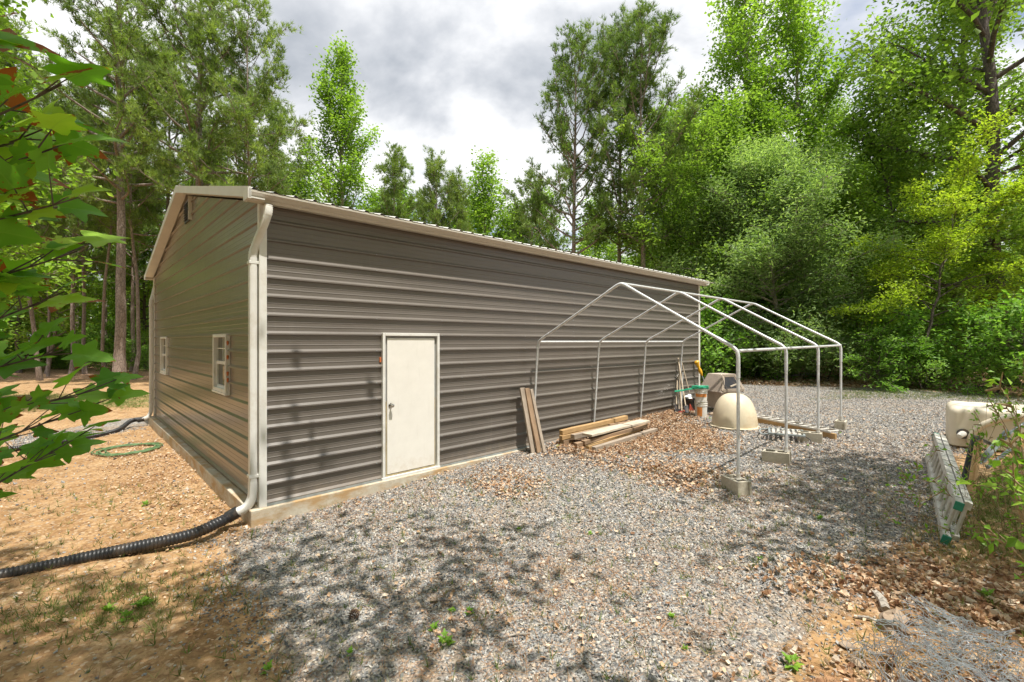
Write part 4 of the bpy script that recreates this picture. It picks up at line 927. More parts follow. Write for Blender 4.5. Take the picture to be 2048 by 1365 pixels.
# shade trees standing behind the camera position, crowns overhead
for x, y, s, rot, k, lb in ((-.35, -.9, .77, .3, 'shade', 'tree behind the viewpoint shading the near gravel'), (-4.6, -.6, .74, 1.3, 'shade', 'tree left of the viewpoint shading the dirt below the pipe'), (7.6, 3.0, .66, 2., 'shade', 'leafy tree right of the viewpoint shading the right gravel'), (17, 1.5, .9, 3., 'maple', 'leafy tree outside the right edge behind the tank'), (-9, -1, .9, 4, 'pineA', 'pine outside the left edge shading the dirt')):
    plant(k, 'shade_tree', x, y, s, rot, lb, 'tree')
for i, (x, y, k) in enumerate(((-14, 4, 'woods'), (-19, 9, 'pineA'), (-17, 14, 'woodsB'), (-22, 2, 'woods'), (-24, 15, 'pineD'))):
    plant(k, 'woods_tree', x, y, 1., i*1.7, 'tree in the woods off to the left of the yard', 'tree', 'trees of the woods off the left edge')
rbk = random.Random(17)
for i in range(16):
    a_ = -2.9+i*.36+rbk.uniform(-.1, .1); dk = rbk.uniform(13, 20)
    plant(rbk.choice(['woods', 'woodsB', 'maple', 'pineA']), 'woods_tree', dk*math.cos(a_-.25), -2+dk*math.sin(a_-.25)*.9 if math.sin(a_-.25) < 0 else -6-dk*.5, 1.0, i*1.3, 'tree of the woods standing behind the viewpoint', 'tree', 'trees of the woods behind the viewpoint')
# background woods
rb = random.Random(11); n = 0; spots = []
while n < 96:
    u = rb.uniform(-260, 2330); d = rb.uniform(29, 60); x, y = at(u, d)
    if 560 < u < 1120 and d < 36: continue
    if any((x-a)**2+(y-b)**2 < 3.2**2 for a, b in spots): continue
    left = u < 620; mid = 620 <= u < 1330
    k = rb.choice(['pineA', 'pineD', 'pineB', 'woodsB', 'woods'] if left else (['pineC', 'woodsB', 'pineC', 'woods'] if mid else ['woods', 'woodsB', 'poplar', 'maple', 'woods']))
    s = rb.uniform(.6, .8) if mid else rb.uniform(.8, 1.1)
    if mid and d < 40: s *= .8
    wl = ('pine tree', 'pine_tree') if k.startswith('pine') else ('leafy tree', 'leafy_tree')
    sd_ = 'behind the left yard' if left else ('far behind the garage roof' if mid else 'behind the right clearing')
    plant(k, wl[1], x, y, s, rb.uniform(0, 6.3), f'background {wl[0]} among the crowded woods {sd_}', 'tree', f'background {wl[0]}s {sd_}'); spots.append((x, y)); n += 1
# shrubs along the forest edge
sh = [(1412, 20.5, .8, 'shrubA', 'dark shrub at the far garage corner'), (1470, 23, .95, 'shrubA', 'dark green shrub left of the canopy post line at the forest edge'), (1540, 23.5, .9, 'shrubB', 'low ferny shrub behind the second canopy post'), (1600, 22.5, .8, 'shrubA', 'leafy shrub between the second and third canopy posts'), (1655, 21, .8, 'shrubB', 'low shrub behind the farthest canopy post'), (1745, 17.2, 1.15, 'shrubB', 'bright ferny shrub right of the canopy frame'), (1800, 17.8, 1.2, 'shrubA', 'tall bright shrub under the locust'), (1850, 16.6, .95, 'shrubB', 'ferny shrub in front of the locust stem'), (1925, 16.4, 1.1, 'shrubA', 'dense shrub above the cream tanks'), (1990, 15.6, 1.15, 'shrubB', 'broad ferny shrub at the right edge above the tanks'), (2060, 14.5, 1.2, 'shrubA', 'shrub cut by the right edge of the photo')]
for i, (u, d, s, k, lb) in enumerate(sh): plant(k, 'shrub', *at(u, d), s, i*1.3, lb, 'shrub', 'shrubs along the forest edge')
rb = random.Random(5)
for i in range(62):
    if i < 34: u = rb.uniform(1400, 2350); d = rb.uniform(19, 30)
    elif i < 58: u = rb.uniform(-150, 300); d = rb.uniform(31, 46)
    else: u = rb.uniform(-350, -60); d = rb.uniform(16, 26)
    plant(rb.choice(['shrubA', 'shrubA', 'shrubB']), 'shrub', *at(u, d), rb.uniform(.8, 1.6), rb.uniform(0, 6), 'understory shrub among the trunks of the '+('right' if i < 34 else 'left')+' woods', 'shrub', 'understory shrubs in the '+('right' if i < 34 else 'left')+' woods')
# far woods as one mass
n = 60000; th = RNG.uniform(-1.25, 1.25, n); rr = RNG.uniform(60, 74, n); bump_ = 9+3*np.sin(th*9)+2*np.sin(th*23+1)+1.5*np.sin(th*51)
zz_ = RNG.random(n)**.9*bump_; c = np.stack([rr*np.sin(th), rr*np.cos(th), zz_], 1)
V, Fc, tn = leaf_arrays(c, .75, .6); o = nobj('far_woods', npmesh('far_woods', V, [Fc], M['leaf_mid'], {'tone': tn})); tag(o, 'far off wood that closes the view behind the trees', 'woods', None, 'stuff')
# little house between the left trunks
hx, hy = at(292, 52); hz = float(gz(hx, hy)); h = empty('house', (hx, hy, hz), 'pale grey house glimpsed between trunks left of the garage', 'house')
mb = MB(); mb.box(hx-7, hx+5, hy, hy+6, hz-.3, hz+2.7); obj('wall', mb, M['siding'], h)
mb = MB(); mb.hexa([(hx-7.5, hy-.5, hz+2.7), (hx+5.5, hy-.5, hz+2.7), (hx+5.5, hy+6.5, hz+2.7), (hx-7.5, hy+6.5, hz+2.7), (hx-7.5, hy+2.9, hz+4.4), (hx+5.5, hy+2.9, hz+4.4), (hx+5.5, hy+3.1, hz+4.4), (hx-7.5, hy+3.1, hz+4.4)]); obj('roof', mb, M['farroof'], h)
for wx in (-4.5, -1, 2.5): mb = MB(); mb.box(hx+wx, hx+wx+1, hy-.03, hy-.003, hz+1, hz+2.1); obj('window', mb, M['glass'], h)

# ---------------------------------------------------------------- near maple leaves on the left
OUT = [(0, -.0, 0), (.1, -.04, .2), (.26, -.12, .6), (.38, -.12, 1), (.38, .06, .5), (.33, .17, .2), (.46, .22, .5), (.68, .36, 1), (.52, .46, .5), (.32, .5, .2), (.25, .58, .2), (.19, .84, .6), (.012, 1.12, 1)]
OUT = OUT+[(-x, y, e) for x, y, e in OUT[-2:0:-1]]
def big_leaf_arrays(items):
    V = []; Fs = []; ed = []; tn = []; sk = []; ve = []; b = 0
    for pos, ax, nr, sz, t, s in items:
        ax = Vector(ax).normalized(); nr = Vector(nr); nr = (nr-ax*nr.dot(ax)).normalized(); sd = ax.cross(nr)
        cv = random.uniform(.1, .5); fo = random.uniform(.05, .35); rows_ = []
        for k, sc in enumerate((0., .33, .66, 1.)):
            for j, (x, y, e) in enumerate(OUT):
                cy_ = .3; X = x*sc; Y = cy_+(y-cy_)*sc; Z = -cv*(Y-.2)**2*.6+fo*abs(X)-.25*cv*X*X*2+.02*math.sin(9*X+5*Y+t*20)+.01*math.sin(j*1.3+t*9)*sc
                V.append(Vector(pos)+(sd*X+ax*Y+nr*Z)*sz); ed.append(e*sc*sc); tn.append(t); sk.append(s); ve.append(1-min(abs(x)*3, 1) if k else 1)
        m = len(OUT)
        for k in range(3):
            for j in range(m): Fs.append((b+k*m+j, b+k*m+(j+1) % m, b+(k+1)*m+(j+1) % m, b+(k+1)*m+j))
        b += 4*m
    return V, Fs, ed, tn, sk, ve
def leaf_mesh(items, mat):
    V, Fs, ed, tn, sk, ve = big_leaf_arrays(items)
    return npmesh('leaves', np.array([tuple(v) for v in V]), [np.array(Fs)], mat, {'edge': ed, 'tone': tn, 'sick': sk, 'vein': ve}, smooth=True)
rl2 = random.Random(21)
mt = empty('maple_sapling', gv(-2.35, 1.25), 'broad leaved young maple with browned leaf edges reaching in at the left edge', 'tree')
tb = MB(); o_ = Vector((-2.35, 1.25, -.3)); tb.tube([o_, o_+Vector((.05, .02, 1.2)), o_+Vector((.02, .06, 2.4)), o_+Vector((.1, .05, 3.9))], [.035, .03, .024, .01], 8)
obj('trunk', tb, M['bark_dark'], mt, smooth=True)
brs = [((-2.3, 1.27, 1.9), (-1.16, 1.20, 2.62)), ((-2.3, 1.27, 1.9), (-1.22, 1.25, 2.48)), ((-2.3, 1.27, 1.8), (-1.21, 1.30, 2.36)), ((-2.3, 1.27, 1.6), (-1.26, 1.35, 2.22)), ((-2.3, 1.27, 1.4), (-1.44, 1.50, 2.12)), ((-2.3, 1.27, 1.4), (-1.54, 1.60, 1.93)), ((-2.3, 1.27, 1.3), (-1.55, 1.75, 1.78)), ((-2.3, 1.27, 1.1), (-1.63, 1.85, 1.72)), ((-2.3, 1.27, .8), (-1.72, 1.90, 1.60)), ((-2.3, 1.27, 2.4), (-1.30, 1.15, 2.72)), ((-2.3, 1.27, 2.2), (-1.41, 1.30, 2.35)), ((-2.3, 1.27, 1.1), (-1.89, 1.95, 1.50)), ((-2.3, 1.27, 1.9), (-1.31, 1.30, 2.55))]
items = []
for bi, (a, b) in enumerate(brs):
    a = Vector(a); b = Vector(b); m_ = a.lerp(b, .5)+Vector((0, 0, .1)); sp_ = spline([a, m_, b], 8)
    tb = MB(); tb.tube(sp_, [.008-.006*i/16 for i in range(17)], 6)
    nlf = 17
    for k in range(nlf):
        f = .42+.58*(k+rl2.random())/nlf; p = sp_[min(int(f*16), 16)]
        low = p.z < 2.05
        out_ = (b-a).normalized()+Vector((rl2.uniform(-.9, .9), rl2.uniform(-.9, .9), rl2.uniform(-.7, .15))); out_.normalize()
        st = rl2.uniform(.05, .11); q2 = p+out_*st+Vector((0, 0, .02)); tb.tube([p, q2], [.0025, .0018], 4)
        nr = Vector((rl2.uniform(-.6, .6), rl2.uniform(-1.3, .1), 1)); 
        if rl2.random() < .2: nr = Vector((0, -1, .3))
        sz = rl2.uniform(.07, .14)*(1.0 if not low else .85)
        items.append((q2, out_, nr, sz, rl2.random()*(1 if not low else .6), rl2.choice([0, 0, .2, .5, .8]) if not low else rl2.choice([0, 0, .3])))
    obj('branch', tb, M['bark_dark'], mt, smooth=True)
lm_ = leaf_mesh([(Vector(i[0])-mt.location,)+i[1:] for i in items], M['bigleaf']); nobj('leaves', lm_, mt)
# near right saplings and vines
sp_r = [((2025, 1010), .42, .95, 'leafy sapling at the right edge beside the metal bars'), ((2035, 1120), .42, .8, 'bright green sapling low at the right edge below the metal bars'), ((1960, 1040), .36, .8, 'yellow green weed growing against the ladder'), ((1845, 1085), .4, .55, 'small broad leaved weed left of the ladder end'), ((2045, 1290), .55, 1.0, 'tall thin sapling in the lower right corner'), ((1990, 1105), .45, .6, 'leafy weed under the ladder end'), ((1930, 1075), .3, .5, 'short weed touching the ladder rail')]
for i, ((u, v), s, sz, lb) in enumerate(sp_r):
    p = G(u, v); r_ = plant('sapling', 'sapling', p.x+(.12 if u > 2000 else 0), p.y, s*1.15, i*1.9, lb, 'plant', 'young plants along the right edge', sz=sz*1.1)
vm = empty('vine', gv(4.75, 4.0), 'trailing vine with pale pointed leaves hanging over the ladder from the right', 'plant')
tb = MB(); its = []
for a, m_, b in (((4.8, 4.0, .1), (4.4, 3.9, .65), (3.6, 3.85, .80)), ((4.9, 3.9, .1), (4.7, 3.9, .6), (4.15, 3.85, .7)), ((4.7, 4.0, .0), (4.5, 3.9, .45), (4.1, 3.8, .3))):
    sp_ = spline([a, m_, b], 8); tb.tube(sp_, [.005-.0035*i/16 for i in range(17)], 5)
    for k in range(8):
        p = sp_[5+int(k*1.5)]; out_ = Vector((rl2.uniform(-1, .3), rl2.uniform(-.8, .3), rl2.uniform(-.4, .3))).normalized()
        its.append((p-vm.location, out_, (rl2.uniform(-.4, .4), rl2.uniform(-.8, 0), 1), rl2.uniform(.08, .15), .6+.4*rl2.random(), 0))
obj('stem', tb, M['stem'], vm, smooth=True); nobj('leaves', leaf_mesh(its, M['bigleaf']), vm)
# small sprouts on the gravel
def sprout(seed):
    rs_ = random.Random(seed); its = []
    for k in range(7):
        a = k*2.4; el = rs_.uniform(.2, 1.1); d_ = Vector((math.cos(a), math.sin(a), el)); its.append((d_*.02+Vector((0, 0, .015*k*.4)), d_, (0, 0, 1), rs_.uniform(.05, .075), rs_.uniform(.6, 1), 0))
    V, Fs, *_ = big_leaf_arrays(its); return npmesh('leaves', np.array([tuple(v) for v in V]), [np.array(Fs)], M['weed'], {'tone': np.repeat(np.array([rs_.uniform(.2, .9) for _ in range(7)]), len(V)//7)}, smooth=True)
sps = [sprout(1), sprout(2), sprout(3)]
wl = [((890, 1290), 1.3, 'clump of bright green sprouts low on the near gravel'), ((868, 1262), .8, 'tiny sprout just above the bright near clump'), ((905, 1225), .7, 'small green sprout in the left group on the middle gravel'), ((940, 1228), .8, 'small green sprout in the right group on the middle gravel'), ((1342, 1237), .7, 'single round leaved sprout right of the picture centre'), ((1180, 1070), .6, 'little weed on open gravel below the wood pile'), ((1255, 917), .7, 'yellow green weed below the wood pile'), ((1115, 897), .8, 'low weed at the foot of the leaning boards'), ((1038, 1060), .6, 'thin grassy weed on the gravel below the leaf patch'), ((1585, 1335), 1.3, 'yellow green seedling left of the wire mesh'), ((1775, 975), .7, 'small weed in the shade near the ladder'), ((1690, 962), .6, 'grass tuft right of the shaded concrete block'), ((1370, 1300), .5, 'tiny sprout on the near gravel under the single one'), ((535, 1345), .8, 'weed near the bottom edge at the left of the gravel'), ((290, 1215), 1.6, 'leafy green weed on the dirt below the black pipe'), ((255, 1240), 1.2, 'low green weed left of the leafy one below the pipe'), ((215, 1225), 1.1, 'weed patch beside the bottom left dirt'), ((290, 1012), 1.0, 'weed on the dirt above the black pipe'), ((498, 1030), .8, 'sprout tucked under the downspout outlet'), ((700, 1310), .6, 'faint sprout on the left gravel'), ((1520, 1120), .6, 'small weed between gravel and the right leaf litter'), ((1975, 1200), 1.3, 'bright seedling on the slope at the right'), ((1640, 1040), .8, 'weed in the gravel shade'), ((1420, 838), .6, 'bright weed at the foot of the buckets'), ((1680, 868), .6, 'yellow sprout in front of the farthest block'), ((1617, 893), .5, 'yellow sprout in front of the third block')]
for i, ((u, v), s, lb) in enumerate(wl):
    o = nobj('weed', sps[i % 3], None, G(u, v)); o.scale = (s*.62, s*.62, s*.75); o.rotation_euler = (0, 0, i*1.1); tag(o, lb, 'weed')

# ================================================================ ground
def lin(a, b, n): return np.linspace(a, b, n, endpoint=False)
xs = np.concatenate([[-400, -150, -80, -50], lin(-36, -12, 32), lin(-12, 14, 260), lin(14, 36, 30), [36, 50, 80, 150, 400]])
ys = np.concatenate([[-200, -60, -20, -8, -3], lin(0, 14, 150), lin(14, 24, 50), lin(24, 44, 30), [44, 60, 90, 160, 400]])
X, Y = np.meshgrid(xs, ys); Z = gz(X, Y)
def inpoly(px, py, poly):
    r = np.zeros(px.shape, bool); n = len(poly)
    for i in range(n):
        x0, y0 = poly[i]; x1, y1 = poly[(i+1) % n]
        c = ((y0 > py) != (y1 > py)) & (px < (x1-x0)*(py-y0)/(y1-y0+1e-12)+x0); r ^= c
    return r
def polydist(px, py, poly):
    n = len(poly); d = np.full(px.shape, 1e9)
    for i in range(n):
        ax, ay = poly[i]; bx, by = poly[(i+1) % n]; vx, vy = bx-ax, by-ay
        t = np.clip(((px-ax)*vx+(py-ay)*vy)/(vx*vx+vy*vy+1e-9), 0, 1); d = np.minimum(d, np.hypot(px-ax-t*vx, py-ay-t*vy))
    return np.where(inpoly(px, py, poly), d, -d)
def wp(l): return [tuple(G(u, v).xy) for u, v in l]
POLY = {}
POLY['gravel'] = [[(-2.93, 5.5), (-3.2, 5.1)]+wp([(470, 1130), (545, 1230), (600, 1364)])+[(-1.1, 1.2), (-.8, -3), (5, -3), (2.4, 2.2)]+wp([(1530, 1364), (1640, 1230), (1760, 1110), (1850, 1060), (1880, 960), (1905, 860)])+[(13, 10), (16, 14), (14, 17.2), (9, 19), (5.5, 19.5), (5.2, 13.5)],
                  wp([(20, 880), (120, 860), (290, 832), (310, 850), (150, 886), (10, 900)])]
POLY['litter'] = [wp([(1110, 905), (1180, 920), (1330, 905), (1440, 905), (1460, 880), (1380, 845), (1400, 830), (1340, 812), (1180, 850)]),
                  wp([(920, 965), (1010, 940), (1085, 960), (1060, 990), (980, 995)]), wp([(1560, 1180), (1700, 1110), (1850, 1110), (2048, 1150), (2100, 1364), (1500, 1364)])+[(6, 1.5)],
                  [(5.3, 16.5), (9, 19.3), (14, 17.6), (18, 16), (60, 20), (60, 45), (2, 45), (1, 20)], [(-40, 27), (-5, 26), (-5, 60), (-40, 60)], wp([(1200, 930), (1350, 920), (1480, 950), (1380, 985)])]
POLY['grass'] = [wp([(0, 800), (120, 790), (300, 790), (300, 815), (100, 822), (0, 830)]), wp([(60, 1190), (330, 1180), (440, 1190), (300, 1260), (60, 1270)]), wp([(1640, 800), (1900, 800), (2048, 815), (2048, 790), (1700, 778)]), wp([(1900, 960), (2100, 960), (2100, 1130), (1880, 1120)]), [(-40, 14), (-12, 15), (-12, 20), (-40, 20)]]
def mask(px, py, key, soft):
    m = np.full(px.shape, -9.)
    for p in POLY[key]: m = np.maximum(m, polydist(px, py, p))
    return np.clip(.5+m/(2*soft), 0, 1)
V = np.stack([X, Y, Z], -1).reshape(-1, 3); ny_, nx_ = X.shape
ii = (np.arange(ny_-1)[:, None]*nx_+np.arange(nx_-1)[None]); Fg = np.stack([ii, ii+1, ii+nx_+1, ii+nx_], -1).reshape(-1, 4)
ga = mask(X, Y, 'gravel', .5).ravel(); la = mask(X, Y, 'litter', .45).ravel()*.95; gra = mask(X, Y, 'grass', .7).ravel()*.52
o = nobj('ground', npmesh('ground', V, [Fg], M['ground'], {'gravel': ga, 'litter': la, 'grass': gra}, smooth=True)); tag(o, 'dirt yard and grey gravel drive', 'ground', None, 'structure')

# scattered stones
def inside_garage(x, y, m=.1):
    t = (x-CX)*TX+(y-CY)*TY; n = (x-CX)*NX+(y-CY)*NY
    return (t > -.13-m*.3) & (t < LEN+.1) & (n < .07+m*.2) & (n > -WID-.2)
def sample(n, ymin, ymax, xr=1.16):
    y = (RNG.random(n)*(ymax**2-ymin**2)+ymin**2)**.5; x = RNG.uniform(-xr, xr, n)*y; return x, y
x, y = sample(520000, 2.6, 11.5); pr = mask(x, y, 'gravel', .55); dd = np.hypot(x, y)
dens = np.clip((5.2/np.maximum(y, 3.2))**1.3, 0, 1)
nz = np.sin(x*2.1+np.sin(y*1.7)*2)*np.sin(y*2.6+1)*.14+np.sin(x*7.3+y*2)*np.sin(y*8.1)*.1
keep = (RNG.random(len(x)) < (np.clip(sm(pr, .12+nz, .9+nz)*1.05*np.clip(.86+.5*np.sin(x*1.3+2)*np.sin(y*1.9+x)+.2*np.sin(x*6+y)*np.sin(y*5), .35, 1)+.012, 0, 1))*dens) & ~inside_garage(x, y)
x, y = x[keep], y[keep]; n = len(x); print('stones', n)
s = RNG.uniform(.006, .0145, n)*np.clip(y/5, .9, 1.35); s[RNG.random(n) < .04] *= 1.5
xf = RNG.uniform(1.5, 22, 330000); yf = RNG.uniform(9, 21, 330000); kf = (np.abs(xf/yf) < 1.25) & (RNG.random(len(xf)) < mask(xf, yf, 'gravel', .5)*sm(yf, 9, 11.5)*.62) & ~inside_garage(xf, yf)
xf, yf = xf[kf], yf[kf]; sf = RNG.uniform(.009, .0165, len(xf)); print('far stones', len(xf)); x = np.concatenate([x, xf]); y = np.concatenate([y, yf]); s = np.concatenate([s, sf]); n = len(x)
o8 = np.array([[1, 0, 0], [0, 1, 0], [-1, 0, 0], [0, -1, 0], [0, 0, .75], [0, 0, -.75], ], float)
jit = 1+RNG.normal(size=(n, 6, 1))*.22; Vs = o8[None]*jit+RNG.normal(size=(n, 6, 3))*.16
q = RNG.normal(size=(n, 4)); q /= np.linalg.norm(q, axis=1, keepdims=True); w_, a_, b_, c_ = q.T
R_ = np.stack([1-2*(b_*b_+c_*c_), 2*(a_*b_-c_*w_), 2*(a_*c_+b_*w_), 2*(a_*b_+c_*w_), 1-2*(a_*a_+c_*c_), 2*(b_*c_-a_*w_), 2*(a_*c_-b_*w_), 2*(b_*c_+a_*w_), 1-2*(a_*a_+b_*b_)], -1).reshape(n, 3, 3)
Vs = np.einsum('nij,nkj->nki', R_, Vs*np.array([1.25, .95, .8]))*s[:, None, None]
Vs += np.stack([x, y, gz(x, y)+s*.35], -1)[:, None, :]
fb = np.array([[0, 1, 4], [1, 2, 4], [2, 3, 4], [3, 0, 4], [1, 0, 5], [2, 1, 5], [3, 2, 5], [0, 3, 5]])
Fs_ = (np.arange(n)[:, None, None]*6+fb[None]).reshape(-1, 3)
o = nobj('gravel', npmesh('gravel', Vs.reshape(-1, 3), [Fs_], M['gravelstone'], {'tone': np.repeat(RNG.random(n), 6)})); tag(o, 'loose crushed grey gravel covering the drive', 'gravel', None, 'stuff')

# dead leaves
def dead_leaves(x, y, size, curl, lift=.012):
    n = len(x); c = np.stack([x, y, gz(x, y)+lift+RNG.random(n)*.018], -1); a = rvec(n); a[:, 2] *= .35; a /= np.linalg.norm(a, axis=1, keepdims=True)
    nn = rvec(n)*.55+np.array([0, 0, 1.]); s = np.cross(a, nn); s /= np.linalg.norm(s, axis=1, keepdims=True); u = np.cross(s, a); sz = (size*RNG.uniform(.55, 1.35, n))[:, None]
    cu = (curl*RNG.uniform(-.3, 1.2, n))[:, None]; w = RNG.uniform(.3, .6, n)[:, None]
    r6 = lambda: RNG.uniform(.55, 1.25, (n, 1))
    P_ = [c-a*sz*.55*r6()+u*sz*cu*.3, c-a*sz*.18*r6()-s*sz*w*.8*r6()+u*sz*cu*.65*r6(), c+a*sz*.22*r6()-s*sz*w*.9*r6()+u*sz*cu*.6*r6(), c+a*sz*.6*r6()+u*sz*cu*.45, c+a*sz*.2*r6()+s*sz*w*.85*r6()+u*sz*cu*.6*r6(), c-a*sz*.2*r6()+s*sz*w*.75*r6()+u*sz*cu*.5*r6(), c]
    V = np.stack(P_, 1).reshape(-1, 3); fb = np.array([[0, 1, 6], [1, 2, 6], [2, 3, 6], [3, 4, 6], [4, 5, 6], [5, 0, 6]])
    return V, (np.arange(n)[:, None, None]*7+fb[None]).reshape(-1, 3), np.repeat(RNG.random(n), 7)
VV = []; FF = []; TT = []; b = 0
def addl(x, y, size, curl):
    global b
    k = ~inside_garage(x, y, .0); x, y = x[k], y[k]
    V, Fc, tn = dead_leaves(x, y, size, curl); VV.append(V); FF.append(Fc+b); TT.append(tn); b += len(V)
def in_region(n, polys, pad=0):
    allx = []; ally = []
    for poly in polys:
        px = [p[0] for p in poly]; py = [p[1] for p in poly]; xx = RNG.uniform(min(px)-.4, max(px)+.4, n); yy = RNG.uniform(min(py)-.4, max(py)+.4, n)
        d = polydist(xx, yy, poly); k = RNG.random(n) < np.clip(.45+d/.7, 0, 1); allx.append(xx[k]); ally.append(yy[k])
    return np.concatenate(allx), np.concatenate(ally)
lp = POLY['litter']
addl(*in_region(42000, [lp[0]]), .04, 1.2)
addl(*in_region(3200, [lp[1]]), .036, 1.)
addl(*in_region(6000, [lp[5]]), .04, 1.)
x, y = in_region(40000, [lp[2]]); k = (y < 5.5) & (RNG.random(len(x)) < .55+.45*np.sin(x*3+y)*np.sin(y*4)); addl(x[k], y[k], .042, 1.4)
x, y = sample(26000, 2.6, 12); nz = np.sin(x*1.3+2)*np.sin(y*1.9+x)+.4*np.sin(x*4)*np.sin(y*5); k = RNG.random(len(x)) < np.clip(.16+.22*nz, .04, .5); addl(x[k], y[k], .036, .7)
x, y = in_region(9000, [wp([(200, 905), (330, 880), (480, 1020), (480, 1075), (300, 1060)])]); addl(x, y, .032, .6)
x, y = RNG.uniform(5, 26, 26000), RNG.uniform(15.5, 24, 26000); k = polydist(x, y, lp[3]) > 0; addl(x[k], y[k], .09, .8)
o = nobj('leaf_litter', npmesh('leaf_litter', np.concatenate(VV), [np.concatenate(FF)], M['litter'], {'tone': np.concatenate(TT)})); tag(o, 'curled dry brown leaves lying over gravel and dirt', 'dead leaves', None, 'stuff')
# pine straw
x, y = sample(60000, 2.6, 9); nz = np.sin(x*1.1+1.)*np.sin(y*1.5+2)+.5*np.sin(x*3.7+y)*np.sin(y*4.1); k = (RNG.random(len(x)) < np.clip(.28+.45*nz, .05, .9)) & ~inside_garage(x, y); x, y = x[k], y[k]; n = len(x)
c = np.stack([x, y, gz(x, y)+.012+RNG.random(n)*.008], -1); th = RNG.random(n)*6.28; d_ = np.stack([np.cos(th), np.sin(th), RNG.normal(size=n)*.08], -1)*RNG.uniform(.03, .075, (n, 1)); s_ = np.stack([-np.sin(th), np.cos(th), 0*th], -1)*.0011
V = np.stack([c-d_-s_, c-d_+s_, c+d_+s_, c+d_-s_], 1).reshape(-1, 3)
o = nobj('pine_straw', npmesh('pine_straw', V, [np.arange(4*n).reshape(-1, 4)], M['straw'], {'tone': np.repeat(RNG.random(n), 4)})); tag(o, 'fine rusty pine needles scattered on the ground', 'pine straw', None, 'stuff')
# grass tufts
gx = []; gy = []
for p_, k_ in zip(POLY['grass'], (2600, 900, 2500, 2600, 1500)): a_, b_2 = in_region(k_*2, [p_]); gx.append(a_); gy.append(b_2)
a_, b_2 = sample(1500, 2.8, 7); gx.append(a_); gy.append(b_2)
x = np.concatenate(gx); y = np.concatenate(gy); k = ~inside_garage(x, y); x, y = x[k], y[k]; n = len(x)
c = np.stack([x, y, gz(x, y)], -1); dr = np.tile([0, 0, 1.], (n, 1)); V, Fc, tn = tuft_arrays(c, dr, .11, .006, 5)
o = nobj('grass', npmesh('grass', V, [Fc], M['grass'], {'tone': tn})); tag(o, 'thin grass tufts at the edges of the yard and drive', 'grass', None, 'stuff')
# crumpled wire mesh, lower right
wc = G(1880, 1340); wm_ = MB(); rw = random.Random(3)
def sheet(ox, oy, yaw, hh, sd0, nx=26, ny=20, cs=.034):
    ca, sa = math.cos(yaw), math.sin(yaw)
    def f(i, j):
        x_ = (i-nx/2)*cs+(cs*.5 if j % 2 else 0); y_ = (j-ny/2)*cs*.75; q_ = Vector((x_*5+sd0, y_*5, sd0)); 
        z_ = hh*(1-(x_/.5)**2)+.13*mnoise.noise(q_)+.05*mnoise.noise(q_*3)+.05
        x2 = x_+.09*mnoise.noise(q_*1.5+Vector((5, 0, 0))); y2 = y_+.09*mnoise.noise(q_*1.5+Vector((0, 7, 0)))
        px = wc.x+ox+x2*ca-y2*sa; py = wc.y+oy+x2*sa+y2*ca; return Vector((px, py, float(gz(px, py))+max(z_, .004)))
    for j in range(ny):
        for i in range(nx):
            a = f(i, j)
            for (i2, j2) in ((i, j+1), (i+(1 if j % 2 else -1), j+1)):
                if j2 < ny and 0 <= i2 < nx:
                    b_3 = f(i2, j2); wm_.tube([a, a.lerp(b_3, .5)+Vector((rw.uniform(-1, 1), rw.uniform(-1, 1), rw.uniform(-1, 1)))*.004, b_3], .0021, 3, False)
sheet(0, .02, .3, .25, 1., cs=.03); sheet(.12, -.1, .9, .1, 4.); sheet(-.1, -.15, -.3, .1, 8.)
o = obj('wire_mesh', wm_, M['wire'], None, origin=wc); tag(o, 'crumpled galvanised wire netting heap in the lower right corner', 'wire mesh')
# pine cone on gravel
c = G(708, 1240); mb = MB()
for i in range(60):
    a = i*2.4; f = i/60; r_ = .032*math.sin(math.pi*(f*.8+.15)); p = c+Vector((r_*math.cos(a), r_*math.sin(a), .012+f*.06)); d_ = Vector((math.cos(a), math.sin(a), .4))*.014; s_ = Vector((-math.sin(a), math.cos(a), 0))*.008
    mb.add([p-s_, p+s_, p+d_+s_*.6, p+d_-s_*.6, p-s_*.5-Vector((0, 0, .006)), p+s_*.5-Vector((0, 0, .006))], [(0, 1, 2, 3), (4, 3, 2, 5)])
o = obj('pine_cone', mb, M['cone'], None, origin=c); tag(o, 'brown open pine cone lying on the near gravel', 'pine cone')

# ================================================================ world, sun, camera
sun_dir = Vector((.36*NX-.015*TX, .36*NY-.015*TY, 1)).normalized()
el = math.asin(sun_dir.z); rotz = math.atan2(sun_dir.x, sun_dir.y)
w = bpy.data.worlds.new('World'); S.world = w; w.use_nodes = True; nt = w.node_tree; nt.nodes.clear()
N = nt.nodes.new; L_ = nt.links.new
out = N('ShaderNodeOutputWorld'); bg = N('ShaderNodeBackground'); sky = N('ShaderNodeTexSky'); sky.sky_type = 'NISHITA'; sky.sun_disc = False
sky.sun_elevation = el; sky.sun_rotation = rotz; sky.air_density = 1.; sky.dust_density = 1.; bg.inputs[1].default_value = .11
tc_ = N('ShaderNodeTexCoord'); sep = N('ShaderNodeSeparateXYZ'); L_(tc_.outputs['Generated'], sep.inputs[0])
mx_ = N('ShaderNodeMath'); mx_.operation = 'MAXIMUM'; L_(sep.outputs[2], mx_.inputs[0]); mx_.inputs[1].default_value = .0
ad = N('ShaderNodeMath'); ad.operation = 'ADD'; L_(mx_.outputs[0], ad.inputs[0]); ad.inputs[1].default_value = .28
dv = N('ShaderNodeVectorMath'); dv.operation = 'DIVIDE'; L_(tc_.outputs['Generated'], dv.inputs[0]); cb = N('ShaderNodeCombineXYZ')
for i in range(3): L_(ad.outputs[0], cb.inputs[i])
L_(cb.outputs[0], dv.inputs[1])
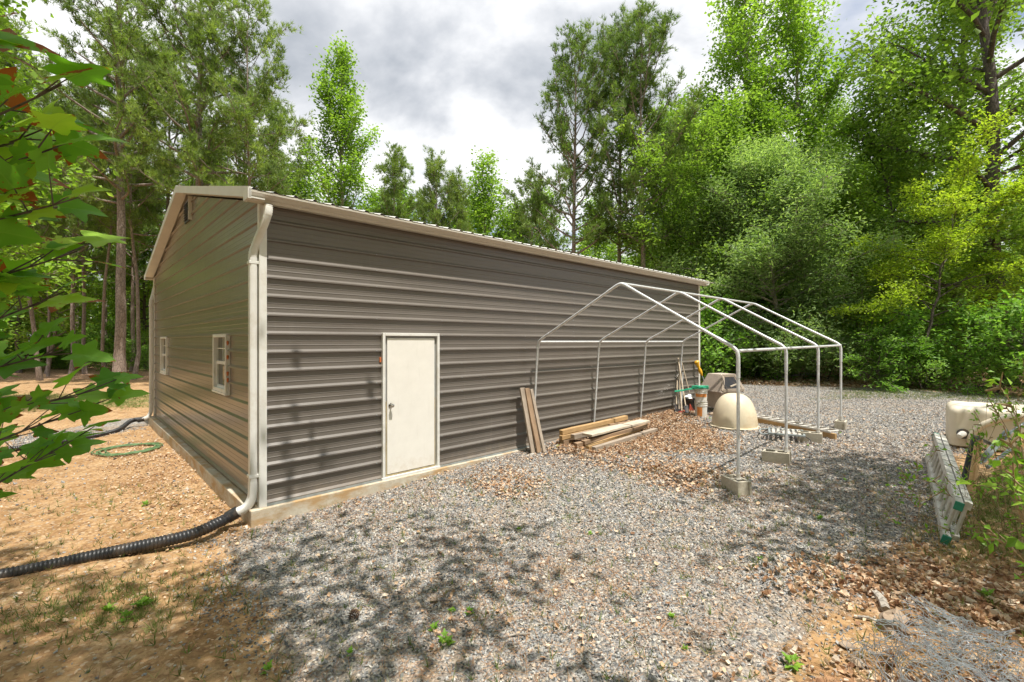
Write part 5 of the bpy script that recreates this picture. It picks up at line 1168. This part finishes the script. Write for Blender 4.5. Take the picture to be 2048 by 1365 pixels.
def wnoise(sc, det, rg, off, dist=.0):
    mp = N('ShaderNodeMapping'); L_(dv.outputs[0], mp.inputs[0]); mp.inputs['Location'].default_value = off
    a = N('ShaderNodeTexNoise'); L_(mp.outputs[0], a.inputs['Vector']); a.inputs['Scale'].default_value = sc; a.inputs['Detail'].default_value = det; a.inputs['Roughness'].default_value = rg; a.inputs['Distortion'].default_value = dist; return a.outputs['Fac']
def wramp(f, st):
    r = N('ShaderNodeValToRGB'); L_(f, r.inputs[0]); c = r.color_ramp
    while len(c.elements) < len(st): c.elements.new(.5)
    for e, (p, col) in zip(c.elements, st): e.position = p; e.color = col+(1,)
    return r.outputs[0]
cov = wramp(wnoise(1.5, 6, .55, (3.1, 1.7, .4), .2), [(.36, (0, 0, 0)), (.5, (1, 1, 1))])
shade = wramp(wnoise(1.25, 7, .52, (-.1, 2.2, 5.1), .35), [(.32, (2.7, 3., 3.45)), (.4, (4.8, 5., 5.35)), (.45, (6.6, 6.7, 6.9)), (.52, (8.2, 8.2, 8.25))])
mixn = N('ShaderNodeMix'); mixn.data_type = 'RGBA'; L_(cov, mixn.inputs[0]); L_(sky.outputs[0], mixn.inputs[6]); L_(shade, mixn.inputs[7])
zr = N('ShaderNodeMapRange'); L_(sep.outputs[2], zr.inputs[0]); zr.interpolation_type = 'SMOOTHSTEP'  # brightness added to the sky overhead, above the view, to lift ambient fill
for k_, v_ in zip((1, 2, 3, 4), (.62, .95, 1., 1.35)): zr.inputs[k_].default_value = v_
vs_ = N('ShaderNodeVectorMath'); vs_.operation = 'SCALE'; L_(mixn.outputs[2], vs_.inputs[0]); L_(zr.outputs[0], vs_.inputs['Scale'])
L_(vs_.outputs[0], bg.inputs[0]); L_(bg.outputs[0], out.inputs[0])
sl = bpy.data.lights.new('sun', 'SUN'); sl.energy = 4.9; sl.angle = math.radians(.55); sl.color = (1., .955, .88)
so = bpy.data.objects.new('sun', sl); COL.objects.link(so); so.rotation_euler = sun_dir.to_track_quat('Z', 'Y').to_euler(); so.location = (0, 0, 30)
cam = bpy.data.cameras.new('camera'); cam.sensor_width = 36; cam.lens = F/2048*36; cam.clip_start = .05; cam.clip_end = 1500
co = bpy.data.objects.new('camera', cam); COL.objects.link(co); co.location = (0, 0, EYE); co.rotation_euler = (math.radians(90), 0, 0); S.camera = co
S.view_settings.view_transform = 'Standard'; S.view_settings.look = 'None'; S.view_settings.exposure = .46; S.view_settings.gamma = 1
S.cycles.caustics_reflective = False; S.cycles.caustics_refractive = False; S.cycles.max_bounces = 5; S.cycles.diffuse_bounces = 3; S.cycles.glossy_bounces = 2; S.cycles.transmission_bounces = 2
